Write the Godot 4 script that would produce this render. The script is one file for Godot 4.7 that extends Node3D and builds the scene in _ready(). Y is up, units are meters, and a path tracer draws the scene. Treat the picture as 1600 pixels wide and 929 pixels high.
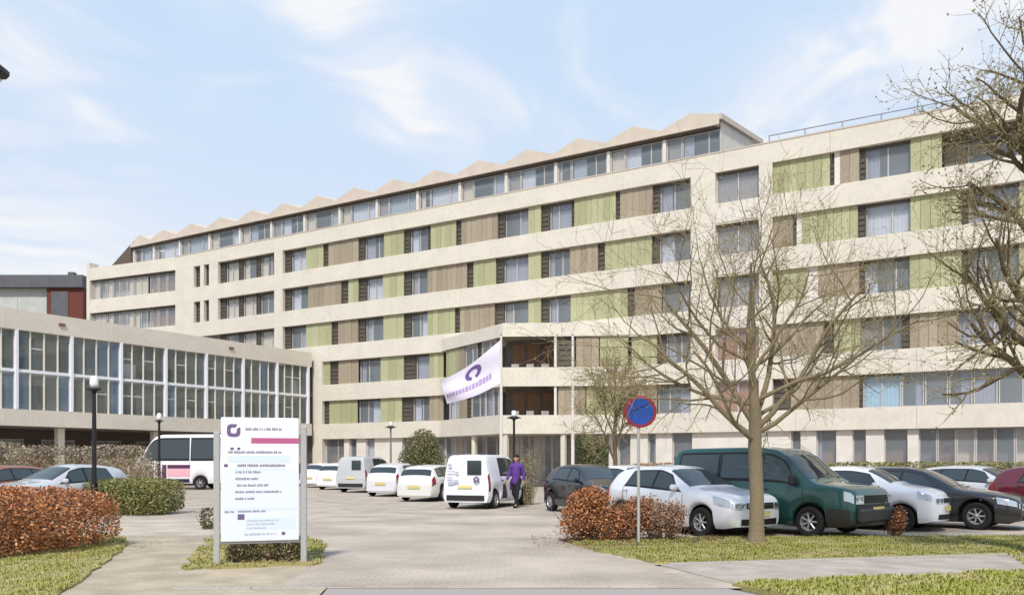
extends Node3D

# ---------------------------------------------------------------- mesh helper
class MB:
	var v := PackedVector3Array()
	var n := PackedVector3Array()
	var c := PackedColorArray()
	var colored := false
	var col := Color.WHITE

	func tri_n(a: Vector3, b: Vector3, d: Vector3, na: Vector3, nb: Vector3, nd: Vector3) -> void:
		# a, b, d counter-clockwise from outside; written clockwise for Godot
		v.push_back(a); v.push_back(d); v.push_back(b)
		n.push_back(na); n.push_back(nd); n.push_back(nb)
		if colored:
			c.push_back(col); c.push_back(col); c.push_back(col)

	func tri(a: Vector3, b: Vector3, d: Vector3) -> void:
		var q := (b - a).cross(d - a)
		if q.length_squared() < 1e-16:
			return
		q = q.normalized()
		tri_n(a, b, d, q, q, q)

	func quad(a: Vector3, b: Vector3, d: Vector3, e: Vector3) -> void:
		tri(a, b, d)
		tri(a, d, e)

	func out_poly(pts: Array, from: Vector3) -> void:
		var mid := Vector3.ZERO
		for p in pts:
			mid += p
		mid /= pts.size()
		var q: Vector3 = (pts[1] - pts[0]).cross(pts[2] - pts[0])
		var flip := q.dot(mid - from) < 0.0
		for k in range(1, pts.size() - 1):
			if flip:
				tri(pts[0], pts[k + 1], pts[k])
			else:
				tri(pts[0], pts[k], pts[k + 1])

	func box(at: Vector3, size: Vector3, b := Basis()) -> void:
		var h := size * 0.5
		var p := []
		for i in 8:
			p.push_back(at + b * Vector3(h.x * (1 if i & 1 else -1), h.y * (1 if i & 2 else -1), h.z * (1 if i & 4 else -1)))
		for f in [[0, 1, 3, 2], [4, 5, 7, 6], [0, 1, 5, 4], [2, 3, 7, 6], [0, 2, 6, 4], [1, 3, 7, 5]]:
			out_poly([p[f[0]], p[f[1]], p[f[2]], p[f[3]]], at)

	# from low corner to high corner
	func span(lo: Vector3, hi: Vector3) -> void:
		box((lo + hi) * 0.5, (hi - lo).abs())

	func cbox(at: Vector3, size: Vector3, r: float, b := Basis()) -> void:
		var h := size * 0.5
		r = minf(r, minf(h.x, minf(h.y, h.z)) * 0.95)
		var P := func(sx, sy, sz, ax):
			var q := Vector3(h.x * sx, h.y * sy, h.z * sz)
			if ax != 0: q.x -= r * sx
			if ax != 1: q.y -= r * sy
			if ax != 2: q.z -= r * sz
			return at + b * q
		for s in [-1, 1]:
			out_poly([P.call(s, -1, -1, 0), P.call(s, 1, -1, 0), P.call(s, 1, 1, 0), P.call(s, -1, 1, 0)], at)
			out_poly([P.call(-1, s, -1, 1), P.call(1, s, -1, 1), P.call(1, s, 1, 1), P.call(-1, s, 1, 1)], at)
			out_poly([P.call(-1, -1, s, 2), P.call(1, -1, s, 2), P.call(1, 1, s, 2), P.call(-1, 1, s, 2)], at)
			for t in [-1, 1]:
				out_poly([P.call(s, t, -1, 0), P.call(s, t, 1, 0), P.call(s, t, 1, 1), P.call(s, t, -1, 1)], at)
				out_poly([P.call(s, -1, t, 0), P.call(s, 1, t, 0), P.call(s, 1, t, 2), P.call(s, -1, t, 2)], at)
				out_poly([P.call(-1, s, t, 1), P.call(1, s, t, 1), P.call(1, s, t, 2), P.call(-1, s, t, 2)], at)
				for w in [-1, 1]:
					out_poly([P.call(s, t, w, 0), P.call(s, t, w, 1), P.call(s, t, w, 2)], at)

	# rows of points; smooth normals; front = (next row) x (next column) reversed when flip
	func grid(rows: Array, flip := false, wrap := false) -> void:
		var R := rows.size()
		var C: int = rows[0].size()
		var nn := []
		for i in R:
			var line := []
			for j in C:
				var j0: int = j - 1 if j > 0 else (C - 2 if wrap else 0)
				var j1: int = j + 1 if j < C - 1 else (1 if wrap else C - 1)
				var du: Vector3 = rows[mini(i + 1, R - 1)][j] - rows[maxi(i - 1, 0)][j]
				var dv: Vector3 = rows[i][j1] - rows[i][j0]
				var q := du.cross(dv)
				if q.length_squared() < 1e-18:
					du = rows[mini(i + 1, R - 1)][j1] - rows[maxi(i - 1, 0)][j1]
					q = du.cross(dv)
					if q.length_squared() < 1e-18:
						du = rows[mini(i + 1, R - 1)][j0] - rows[maxi(i - 1, 0)][j0]
						q = du.cross(dv)
				if q.length_squared() < 1e-18:
					for i2 in [maxi(i - 1, 0), mini(i + 1, R - 1)]:
						dv = rows[i2][j1] - rows[i2][j0]
						q += du.cross(dv)
				line.push_back((-q if flip else q).normalized())
			nn.push_back(line)
		for i in R - 1:
			for j in C - 1:
				if flip:
					tri_n(rows[i][j], rows[i][j + 1], rows[i + 1][j + 1], nn[i][j], nn[i][j + 1], nn[i + 1][j + 1])
					tri_n(rows[i][j], rows[i + 1][j + 1], rows[i + 1][j], nn[i][j], nn[i + 1][j + 1], nn[i + 1][j])
				else:
					tri_n(rows[i][j], rows[i + 1][j], rows[i + 1][j + 1], nn[i][j], nn[i + 1][j], nn[i + 1][j + 1])
					tri_n(rows[i][j], rows[i + 1][j + 1], rows[i][j + 1], nn[i][j], nn[i + 1][j + 1], nn[i][j + 1])

	func tube(pts: Array, rad: Array, sides := 6, cap := true) -> void:
		var rows := []
		var ref := Vector3(0.31, 0.12, 0.94)
		for i in pts.size():
			var d: Vector3 = (pts[mini(i + 1, pts.size() - 1)] - pts[maxi(i - 1, 0)]).normalized()
			var a := d.cross(ref)
			if a.length() < 0.05:
				a = d.cross(Vector3(1, 0, 0))
			a = a.normalized()
			ref = a.cross(d).normalized()
			var b := d.cross(a)
			var line := []
			for k in sides + 1:
				var t := TAU * k / sides
				line.push_back(pts[i] + (a * cos(t) + b * sin(t)) * rad[i])
			rows.push_back(line)
		grid(rows, true, true)
		if cap:
			var last: Array = rows[rows.size() - 1]
			var first: Array = rows[0]
			for k in sides:
				tri(pts[pts.size() - 1], last[k], last[k + 1])
				tri(pts[0], first[k + 1], first[k])

	# profile [radius, height] turned about an axis
	func lathe(prof: Array, at: Vector3, b := Basis(), sides := 16) -> void:
		var rows := []
		for p in prof:
			var line := []
			for k in sides + 1:
				var t := TAU * k / sides
				line.push_back(at + b * Vector3(p[0] * cos(t), p[1], p[0] * sin(t)))
			rows.push_back(line)
		grid(rows, false, true)

	# flat polygon sheet (points on y = const), with a skirt of the given depth
	func slab(poly: Array, y: float, depth: float) -> void:
		var pv := PackedVector2Array()
		for p in poly:
			pv.push_back(Vector2(p[0], p[1]))
		var ix := Geometry2D.triangulate_polygon(pv)
		for k in range(0, ix.size(), 3):
			var a := pv[ix[k]]
			var bq := pv[ix[k + 1]]
			var d := pv[ix[k + 2]]
			out_poly([Vector3(a.x, y, a.y), Vector3(bq.x, y, bq.y), Vector3(d.x, y, d.y)], Vector3(a.x, y - 10, a.y))
		if depth > 0:
			var ccw := 0.0
			for k in pv.size():
				ccw += pv[k].cross(pv[(k + 1) % pv.size()])
			for k in pv.size():
				var a := pv[k]
				var bq := pv[(k + 1) % pv.size()]
				var t := Vector3(a.x, y, a.y)
				var s := Vector3(bq.x, y, bq.y)
				var dn := Vector3(0, -depth, 0)
				if ccw < 0:
					quad(s, t, t + dn, s + dn)
				else:
					quad(t, s, s + dn, t + dn)

	func mesh() -> ArrayMesh:
		var m := ArrayMesh.new()
		if v.is_empty():
			return m
		var a := []
		a.resize(Mesh.ARRAY_MAX)
		a[Mesh.ARRAY_VERTEX] = v
		a[Mesh.ARRAY_NORMAL] = n
		if colored:
			a[Mesh.ARRAY_COLOR] = c
		m.add_surface_from_arrays(Mesh.PRIMITIVE_TRIANGLES, a)
		return m


# ---------------------------------------------------------------- naming
var used := {}

func numbered(parent: Node, called: String) -> String:
	var key := "%d/%s" % [parent.get_instance_id(), called]
	var k: int = used.get(key, 0)
	used[key] = k + 1
	return called if k == 0 else "%s_%03d" % [called, k]

func put(parent: Node, o: Node3D, called: String) -> Node3D:
	o.name = numbered(parent, called)
	parent.add_child(o, true)
	return o

func part(called: String, mb: Variant, m: Material, parent: Node = null, label := "") -> MeshInstance3D:
	var o := MeshInstance3D.new()
	o.mesh = mb.mesh() if mb is MB else mb
	o.material_override = m
	put(parent if parent else self, o, called)
	if label:
		o.set_meta("label", label)
	return o

func tag(o: Node, label: String, category: String, group := "") -> Node:
	o.set_meta("label", label)
	o.set_meta("category", category)
	if group:
		o.set_meta("group", group)
	return o

func thing(called: String, label: String, category: String, at := Vector3.ZERO, turn := 0.0, group := "") -> Node3D:
	var o := Node3D.new()
	put(self, o, called)
	o.position = at
	o.rotation.y = turn
	tag(o, label, category, group)
	return o

func structure(called: String, mb: MB, m: Material) -> MeshInstance3D:
	var o := part(called, mb, m)
	o.set_meta("kind", "structure")
	return o

func many(called: String, mesh: Mesh, xf: Array, cols: Array, m: Material, parent: Node = null) -> MultiMeshInstance3D:
	var mm := MultiMesh.new()
	mm.transform_format = MultiMesh.TRANSFORM_3D
	mm.use_colors = cols.size() > 0
	mm.mesh = mesh
	mm.instance_count = xf.size()
	for k in xf.size():
		mm.set_instance_transform(k, xf[k])
		if cols.size() > 0:
			mm.set_instance_color(k, cols[k])
	var o := MultiMeshInstance3D.new()
	o.multimesh = mm
	o.material_override = m
	put(parent if parent else self, o, called)
	o.set_meta("kind", "stuff")
	return o

# ---------------------------------------------------------------- materials
var M := {}
var T := {}

func noise_image(seed_: int, freq: float, lo: float, hi: float, gamma := 1.0, size := 512, octaves := 4) -> Image:
	var f := FastNoiseLite.new()
	f.seed = seed_
	f.noise_type = FastNoiseLite.TYPE_SIMPLEX_SMOOTH
	f.frequency = freq
	f.fractal_octaves = octaves
	var im := f.get_seamless_image(size, size)
	im.convert(Image.FORMAT_RGB8)
	var data := im.get_data()
	var lut := PackedByteArray()
	lut.resize(256)
	for k in 256:
		lut[k] = int(clampf(lerpf(lo, hi, pow(k / 255.0, gamma)), 0, 1) * 255.0)
	for k in data.size():
		data[k] = lut[data[k]]
	return Image.create_from_data(size, size, false, Image.FORMAT_RGB8, data)

func mat(called: String, c: Color, rough := 0.8, tex := "", scale := 0.5, metal := 0.0, bump := "", bump_scale := 0.4) -> StandardMaterial3D:
	var m := StandardMaterial3D.new()
	m.resource_name = called
	m.albedo_color = c
	m.roughness = rough
	m.metallic = metal
	if tex or bump:
		m.uv1_triplanar = true
		m.uv1_world_triplanar = true
		m.uv1_scale = Vector3.ONE * scale
	if tex:
		m.albedo_texture = T[tex]
	if bump:
		m.normal_enabled = true
		m.normal_texture = T[bump]
		m.normal_scale = bump_scale
	M[called] = m
	return m

func leafy(called: String, trans: Color) -> void:
	var m := StandardMaterial3D.new()
	m.resource_name = called
	m.albedo_color = Color.WHITE
	m.vertex_color_use_as_albedo = true
	m.roughness = 0.65
	m.cull_mode = BaseMaterial3D.CULL_DISABLED
	m.backlight_enabled = true
	m.backlight = trans
	M[called] = m

func make_materials() -> void:
	T.stain = ImageTexture.create_from_image(noise_image(3, 0.006, 0.90, 1.0, 0.8, 512, 5))
	var we := noise_image(41, 0.05, 0.0, 1.0, 1.0, 512, 4)
	we.resize(512, 40, Image.INTERPOLATE_CUBIC)
	we.resize(512, 512, Image.INTERPOLATE_CUBIC)
	var co := noise_image(3, 0.006, 0.0, 1.0, 1.0, 512, 5)
	var wd := we.get_data()
	var cd := co.get_data()
	for k in cd.size():
		cd[k] = int(255.0 * (1.0 - 0.06 * (1.0 - cd[k] / 255.0) - 0.08 * pow(1.0 - wd[k] / 255.0, 2.0)))
	T.weather = ImageTexture.create_from_image(Image.create_from_data(512, 512, false, Image.FORMAT_RGB8, cd))
	T.fine = ImageTexture.create_from_image(noise_image(5, 0.06, 0.72, 1.0, 0.9, 512, 3))
	T.speck = ImageTexture.create_from_image(noise_image(9, 0.22, 0.55, 1.0, 0.7, 512, 2))
	T.patch = ImageTexture.create_from_image(noise_image(14, 0.012, 0.80, 1.0, 1.0, 512, 6))
	var nm := noise_image(21, 0.09, 0.0, 1.0, 1.0, 512, 4)
	nm.bump_map_to_normal_map(3.0)
	T.rough_n = ImageTexture.create_from_image(nm)
	# streaky grain running up the surface (boards)
	var gr := noise_image(31, 0.05, 0.78, 1.0, 0.9, 512, 4)
	gr.resize(512, 64, Image.INTERPOLATE_CUBIC)
	gr.resize(512, 512, Image.INTERPOLATE_NEAREST)
	T.grain = ImageTexture.create_from_image(gr)
	# bark: stretched along the trunk
	var bk := noise_image(33, 0.045, 0.45, 1.0, 0.8, 512, 5)
	T.bark = ImageTexture.create_from_image(bk)
	mat("concrete", Color(0.89, 0.855, 0.795), 0.85, "weather", 0.16)
	mat("concrete_shade_band", Color(0.89, 0.85, 0.79), 0.85, "weather", 0.19)
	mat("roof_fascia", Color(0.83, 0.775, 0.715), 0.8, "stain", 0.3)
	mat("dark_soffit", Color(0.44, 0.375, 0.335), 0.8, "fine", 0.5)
	mat("roofing", Color(0.46, 0.43, 0.41), 0.9, "stain", 0.3)
	for k in 4:
		var d: float = [0.0, 0.02, -0.025, 0.035][k]
		mat("board_green_%d" % k, Color(0.745 + d, 0.74 + d, 0.575 + d), 0.7, "grain", 0.35)
		mat("board_brown_%d" % k, Color(0.69 + d, 0.63 + d, 0.54 + d), 0.7, "grain", 0.35)
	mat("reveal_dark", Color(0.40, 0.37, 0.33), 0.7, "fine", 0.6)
	mat("window_frame", Color(0.74, 0.72, 0.70), 0.45)
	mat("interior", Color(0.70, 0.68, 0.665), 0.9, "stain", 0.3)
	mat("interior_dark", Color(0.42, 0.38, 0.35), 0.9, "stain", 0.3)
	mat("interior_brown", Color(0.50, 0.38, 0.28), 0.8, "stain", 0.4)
	mat("curtain_white", Color(0.74, 0.745, 0.78), 0.9)
	mat("curtain_grey", Color(0.56, 0.55, 0.60), 0.9)
	mat("curtain_orange", Color(0.62, 0.30, 0.10), 0.9)
	mat("curtain_blue_grey", Color(0.60, 0.63, 0.68), 0.9)
	mat("blind_grey", Color(0.55, 0.51, 0.50), 0.9)
	mat("curtain_blue", Color(0.58, 0.72, 0.80), 0.9)
	mat("curtain_beige", Color(0.78, 0.72, 0.64), 0.9)
	mat("white_render", Color(0.90, 0.87, 0.83), 0.85, "stain", 0.3)
	mat("mullion", Color(0.92, 0.92, 0.93), 0.4)
	mat("mullion_cream", Color(0.86, 0.84, 0.78), 0.5)
	var g := mat("pane", Color(0.80, 0.86, 0.90, 0.20), 0.03)
	g.transparency = BaseMaterial3D.TRANSPARENCY_ALPHA
	g.metallic_specular = 0.58
	g = mat("pane_green", Color(0.82, 0.88, 0.86, 0.14), 0.03)
	g.transparency = BaseMaterial3D.TRANSPARENCY_ALPHA
	g.metallic_specular = 0.58
	for q in [["pane_blue", Color(0.62, 0.74, 0.84, 0.30)], ["pane_dark", Color(0.55, 0.60, 0.62, 0.38)]]:
		g = mat(q[0], q[1], 0.03)
		g.transparency = BaseMaterial3D.TRANSPARENCY_ALPHA
		g.metallic_specular = 0.58
	mat("rail", Color(0.66, 0.66, 0.68), 0.4, "", 1.0, 0.6)
	mat("pavers_back", Color(0.56, 0.50, 0.45), 0.9, "patch", 0.06, 0.0, "rough_n", 0.4)
	mat("paving", Color(0.77, 0.71, 0.645), 0.88, "patch", 0.11, 0.0, "rough_n", 0.4)
	mat("paving_pale", Color(0.81, 0.75, 0.67), 0.88, "patch", 0.13, 0.0, "rough_n", 0.4)
	mat("footpath", Color(0.76, 0.695, 0.595), 0.9, "patch", 0.17, 0.0, "rough_n", 0.5)
	mat("asphalt", Color(0.79, 0.745, 0.715), 0.9, "speck", 0.9, 0.0, "rough_n", 0.5)
	mat("sidewalk", Color(0.76, 0.71, 0.66), 0.9, "patch", 0.2, 0.0, "rough_n", 0.4)
	mat("kerb", Color(0.74, 0.71, 0.66), 0.85, "fine", 0.8)
	mat("soil", Color(0.40, 0.32, 0.24), 0.95, "patch", 0.4, 0.0, "rough_n", 0.8)
	mat("turf", Color(0.68, 0.64, 0.40), 0.95, "patch", 0.33, 0.0, "rough_n", 0.9)
	mat("earth", Color(0.50, 0.47, 0.36), 0.95, "patch", 0.03)
	mat("brick_red", Color(0.47, 0.26, 0.21), 0.9, "fine", 1.2)
	mat("pale_panel", Color(0.75, 0.755, 0.735), 0.7, "stain", 0.2)
	mat("slate", Color(0.38, 0.38, 0.40), 0.8, "stain", 0.2)
	mat("black_metal", Color(0.13, 0.115, 0.115), 0.45, "fine", 2.0)
	mat("grey_metal", Color(0.62, 0.62, 0.61), 0.4, "fine", 2.0, 0.3)
	mat("sign_post", Color(0.78, 0.775, 0.76), 0.4, "fine", 1.5)
	mat("sign_white", Color(0.92, 0.915, 0.935), 0.35)
	mat("sign_blue_white", Color(0.87, 0.89, 0.935), 0.35)
	mat("sign_pale_blue", Color(0.83, 0.875, 0.905), 0.35)
	mat("ink_grey", Color(0.56, 0.55, 0.60), 0.5)
	mat("ink_light", Color(0.70, 0.71, 0.77), 0.5)
	mat("ink_purple", Color(0.43, 0.36, 0.50), 0.5)
	mat("ink_magenta", Color(0.72, 0.36, 0.52), 0.5)
	mat("road_sign_red", Color(0.56, 0.12, 0.17), 0.4)
	mat("road_sign_blue", Color(0.09, 0.27, 0.58), 0.4)
	mat("lamp_glass", Color(0.90, 0.91, 0.90), 0.2)
	mat("flagpole", Color(0.85, 0.83, 0.80), 0.4)
	mat("flag_cloth", Color(0.90, 0.88, 0.94), 0.8)
	M.flag_cloth.backlight_enabled = true
	M.flag_cloth.backlight = Color(0.5, 0.48, 0.55)
	mat("flag_purple", Color(0.42, 0.32, 0.55), 0.8)
	mat("flag_lilac", Color(0.66, 0.58, 0.74), 0.8)
	# vehicles
	for p in [["white", Color(0.91, 0.91, 0.93)], ["cream", Color(0.86, 0.85, 0.83)], ["silver", Color(0.74, 0.745, 0.755)], ["green", Color(0.035, 0.255, 0.24)], ["black", Color(0.06, 0.06, 0.085)], ["charcoal", Color(0.10, 0.10, 0.115)], ["maroon", Color(0.36, 0.08, 0.14)], ["grey", Color(0.50, 0.52, 0.54)], ["rust", Color(0.55, 0.30, 0.20)], ["pale_pink", Color(0.85, 0.84, 0.86)]]:
		var q := mat("paint_" + p[0], p[1], 0.35)
		q.clearcoat_enabled = true
		q.clearcoat = 0.9
		q.clearcoat_roughness = 0.06
	mat("car_glass", Color(0.30, 0.335, 0.345), 0.04, "", 1.0, 0.5)
	mat("car_black", Color(0.055, 0.05, 0.05), 0.6)
	mat("car_trim", Color(0.15, 0.145, 0.15), 0.55)
	mat("seam", Color(0.16, 0.16, 0.17), 0.8)
	mat("tyre", Color(0.10, 0.095, 0.09), 0.85)
	mat("rim", Color(0.66, 0.66, 0.67), 0.35, "", 1.0, 0.5)
	mat("headlight", Color(0.74, 0.77, 0.80), 0.08, "", 1.0, 0.35)
	mat("tail_light", Color(0.52, 0.07, 0.08), 0.2)
	mat("plate_yellow", Color(0.80, 0.74, 0.46), 0.5)
	mat("chrome", Color(0.75, 0.75, 0.76), 0.15, "", 1.0, 0.9)
	mat("stripe_purple", Color(0.33, 0.12, 0.28), 0.5)
	mat("stripe_pink", Color(0.88, 0.66, 0.70), 0.5)
	mat("stripe_navy", Color(0.16, 0.13, 0.28), 0.5)
	# plants
	mat("bark_pale", Color(0.68, 0.61, 0.49), 0.95, "bark", 1.6, 0.0, "rough_n", 1.0)
	mat("bark_brown", Color(0.54, 0.475, 0.36), 0.95, "bark", 1.6, 0.0, "rough_n", 1.0)
	mat("twig_olive", Color(0.60, 0.54, 0.40), 0.95)
	mat("twig_brown", Color(0.42, 0.34, 0.26), 0.95)
	mat("twig_tan", Color(0.60, 0.51, 0.38), 0.95)
	leafy("leaf", Color(0.16, 0.15, 0.06))
	leafy("leaf_dry", Color(0.22, 0.10, 0.04))
	leafy("blade", Color(0.15, 0.16, 0.05))
	var pv := StandardMaterial3D.new()
	pv.resource_name = "paver"
	pv.vertex_color_use_as_albedo = true
	pv.roughness = 0.88
	M.paver = pv
	# people
	mat("skin", Color(0.78, 0.58, 0.47), 0.6)
	mat("coat_purple", Color(0.36, 0.22, 0.52), 0.85)
	mat("trousers_dark", Color(0.11, 0.10, 0.12), 0.9)
	mat("hair_dark", Color(0.10, 0.075, 0.06), 0.7)

# ---------------------------------------------------------------- sky
var sky_n: FastNoiseLite
var sky_w: FastNoiseLite
# thin cloud banks: azimuth, height, half length, half width (degrees), tilt, strength
var veils := [
	[-30.5, 22.3, 6.5, 1.3, -22.0, 0.95], [-26.8, 20.8, 2.6, 0.9, -30.0, 0.8], [-35.0, 25.0, 5.0, 1.6, -25.0, 0.6],
	[-31.0, 11.5, 10.0, 4.5, -18.0, 1.1], [-13.0, 27.5, 8.0, 1.7, -36.0, 0.85], [-9.5, 24.0, 6.0, 1.9, -42.0, 0.9],
	[-6.5, 20.6, 3.6, 0.7, 6.0, 1.1], [-8.2, 22.0, 1.3, 1.5, -60.0, 0.8], [-3.5, 23.5, 5.0, 0.9, -34.0, 0.6], [0.5, 22.2, 4.0, 0.8, -24.0, 0.55],
	[19.0, 22.0, 8.0, 2.2, 26.0, 0.85], [25.0, 25.0, 8.0, 2.4, 28.0, 0.85], [15.0, 19.0, 6.0, 1.6, 18.0, 0.7],
	[31.0, 24.0, 6.0, 4.0, 14.0, 0.7], [-18.0, 33.0, 9.0, 1.8, -30.0, 0.6], [9.0, 36.0, 9.0, 2.2, 20.0, 0.6]]

func sky_color(az: float, el: float) -> Color:
	var e := maxf(el, 0.0)
	var low := Color(0.735, 0.805, 0.915)
	var mid := Color(0.565, 0.715, 0.915)
	var top := Color(0.36, 0.55, 0.85)
	var white := Color(0.90, 0.905, 0.93)
	var c := low.lerp(mid, smoothstep(0.0, 29.0, e)).lerp(top, smoothstep(28.0, 78.0, e))
	var ce := cos(deg_to_rad(e))
	var d := Vector3(ce * sin(deg_to_rad(az)), sin(deg_to_rad(e)), -ce * cos(deg_to_rad(az)))
	# a level sheet of cloud seen from below
	var p := Vector2(d.x, d.z) / (d.y + 0.22)
	var wx := sky_w.get_noise_2d(p.x * 0.9, p.y * 0.9)
	var wy := sky_w.get_noise_2d(p.x * 0.9 + 31.0, p.y * 0.9 - 17.0)
	var q := p.rotated(0.5) + Vector2(wx, wy) * 0.28
	var streak := sky_n.get_noise_2d(q.x * 1.1, q.y * 3.4) * 0.5 + 0.5
	var wisp := streak * 0.62 + (sky_n.get_noise_2d(q.x * 5.0 + 9.0, q.y * 9.0) * 0.5 + 0.5) * 0.38
	var cover := smoothstep(0.52, 0.90, wisp + wx * 0.22) * 0.42
	for vq in veils:
		var dx: float = (az - vq[0]) * ce
		var dy: float = el - vq[1]
		if absf(dx) > 24.0 or absf(dy) > 24.0:
			continue
		var t := deg_to_rad(vq[4])
		dx += wx * 1.6
		dy += wy * 1.3
		var u: float = (dx * cos(t) + dy * sin(t)) / vq[2]
		var s: float = (-dx * sin(t) + dy * cos(t)) / vq[3]
		var m := u * u + s * s
		if m > 6.0:
			continue
		cover += exp(-0.8 * m) * vq[5] * smoothstep(0.28, 0.72, wisp) * 0.80
	cover += 0.42 * smoothstep(19.0, 2.0, e)
	return c.lerp(white, clampf(cover, 0.0, 0.93))

func sky_image() -> Image:
	sky_n = FastNoiseLite.new()
	sky_n.seed = 77
	sky_n.noise_type = FastNoiseLite.TYPE_SIMPLEX_SMOOTH
	sky_n.frequency = 1.0
	sky_n.fractal_octaves = 6
	sky_n.fractal_gain = 0.56
	sky_w = FastNoiseLite.new()
	sky_w.seed = 12
	sky_w.frequency = 1.0
	sky_w.fractal_octaves = 3
	var w := 768
	var h := 384
	var im := Image.create(w, h, false, Image.FORMAT_RGBF)
	for y in h:
		var el := 90.0 - (y + 0.5) / h * 180.0
		for x in w:
			var az := ((x + 0.5) / w) * 360.0
			im.set_pixel(x, y, sky_color(az - 360.0 if az > 180.0 else az, el))
	# the same sky again, finer where cloud detail can be made out
	w = 3072
	h = 1536
	im.resize(w, h, Image.INTERPOLATE_BILINEAR)
	for y in range(int(h * 0.22), h / 2):
		var el := 90.0 - (y + 0.5) / h * 180.0
		for k in range(-380, 380):
			im.set_pixel(posmod(k, w), y, sky_color((k + 0.5) / w * 360.0, el))
	return im

# ---------------------------------------------------------------- start
func _ready() -> void:
	var cam := Camera3D.new()
	cam.name = "camera"
	cam.projection = Camera3D.PROJECTION_FRUSTUM
	cam.size = 0.06912
	cam.frustum_offset = Vector2(0.0, 0.01894)
	cam.near = 0.1
	cam.far = 2000.0
	cam.position = Vector3(0, 1.62, 0)
	add_child(cam)
	cam.current = true
	var env := Environment.new()
	env.background_mode = Environment.BG_SKY
	var sm := PanoramaSkyMaterial.new()
	sm.panorama = ImageTexture.create_from_image(sky_image())
	sm.energy_multiplier = SKY_ENERGY
	var sky := Sky.new()
	sky.sky_material = sm
	env.sky = sky
	env.tonemap_mode = Environment.TONE_MAPPER_LINEAR
	env.tonemap_exposure = EXPOSURE
	env.sdfgi_enabled = true
	env.ssao_enabled = true
	env.ssil_enabled = true
	var we := WorldEnvironment.new()
	we.name = "world_environment"
	we.environment = env
	add_child(we)
	var sun := DirectionalLight3D.new()
	sun.name = "sun"
	sun.light_energy = SUN
	sun.light_color = Color(1.0, 0.975, 0.94)
	sun.light_angular_distance = SUN_ANGLE
	sun.shadow_enabled = true
	add_child(sun)
	sun.look_at_from_position(Vector3.ZERO, -Vector3(-0.12, 0.92, 0.80), Vector3.UP)
	make_materials()
	build_ground()
	build_main()
	build_wing()
	build_background()
	build_vehicles()
	build_signs()
	build_flags_and_lamps()
	build_plants()
	build_person()

const SKY_ENERGY := 0.585
const EXPOSURE := 1.78
const SUN := 0.66
const SUN_ANGLE := 6.0

# x to the right, depth away from the camera
func P(x: float, depth: float, y := 0.0) -> Vector3:
	return Vector3(x, y, -depth)

# ---------------------------------------------------------------- ground
var pv_lawn := []

# the edge of a lawn, uneven
func ragged(poly: Array, seed_: int, reach := 0.07) -> Array:
	var f := FastNoiseLite.new()
	f.seed = seed_
	f.frequency = 2.3
	var out := []
	for k in poly.size():
		var a := Vector2(poly[k][0], poly[k][1])
		var b := Vector2(poly[(k + 1) % poly.size()][0], poly[(k + 1) % poly.size()][1])
		var n := clampi(int(a.distance_to(b) / 0.22), 1, 60)
		if maxf(absf(a.x), absf(b.x)) > 20.0:
			n = 1
		var side := (b - a).orthogonal().normalized()
		for i in n:
			var p := a.lerp(b, float(i) / n)
			var q := p + side * f.get_noise_2d(p.x, p.y) * reach * 2.0
			out.push_back([q.x, q.y])
	return out

func sheet(called: String, poly: Array, y: float, depth: float, m: String) -> MeshInstance3D:
	var mb := MB.new()
	var q := []
	for p in poly:
		q.push_back([p[0], -p[1]])
	mb.slab(q, y, depth)
	return structure(called, mb, M[m])

func inside(poly: Array, x: float, z: float) -> bool:
	var pv := PackedVector2Array()
	for p in poly:
		pv.push_back(Vector2(p[0], p[1]))
	return Geometry2D.is_point_in_polygon(Vector2(x, z), pv)

func tuft_mesh(seed_: int, count: int, tall: float, wide: float) -> ArrayMesh:
	var r := RandomNumberGenerator.new()
	r.seed = seed_
	var mb := MB.new()
	mb.colored = true
	for k in count:
		var a := r.randf() * TAU
		var p := Vector3(cos(a), 0, sin(a)) * r.randf() * wide
		var lean := Vector3(cos(a + r.randf_range(-1, 1)), 0, sin(a + r.randf_range(-1, 1))) * r.randf_range(0.1, 0.6)
		var h := tall * r.randf_range(0.5, 1.0)
		var s := Vector3(-sin(a), 0, cos(a)) * 0.004
		var m1 := p + Vector3(0, h * 0.6, 0) + lean * h * 0.35
		var tip := p + Vector3(0, h, 0) + lean * h
		var g := r.randf_range(0.8, 1.15)
		mb.col = Color(g, g, g)
		var up := Vector3(0, 1, 0)
		mb.tri_n(p - s, p + s, m1 + s * 0.7, up, up, up)
		mb.tri_n(p - s, m1 + s * 0.7, m1 - s * 0.7, up, up, up)
		mb.tri_n(m1 - s * 0.7, m1 + s * 0.7, tip, up, up, up)
	return mb.mesh()

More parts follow.
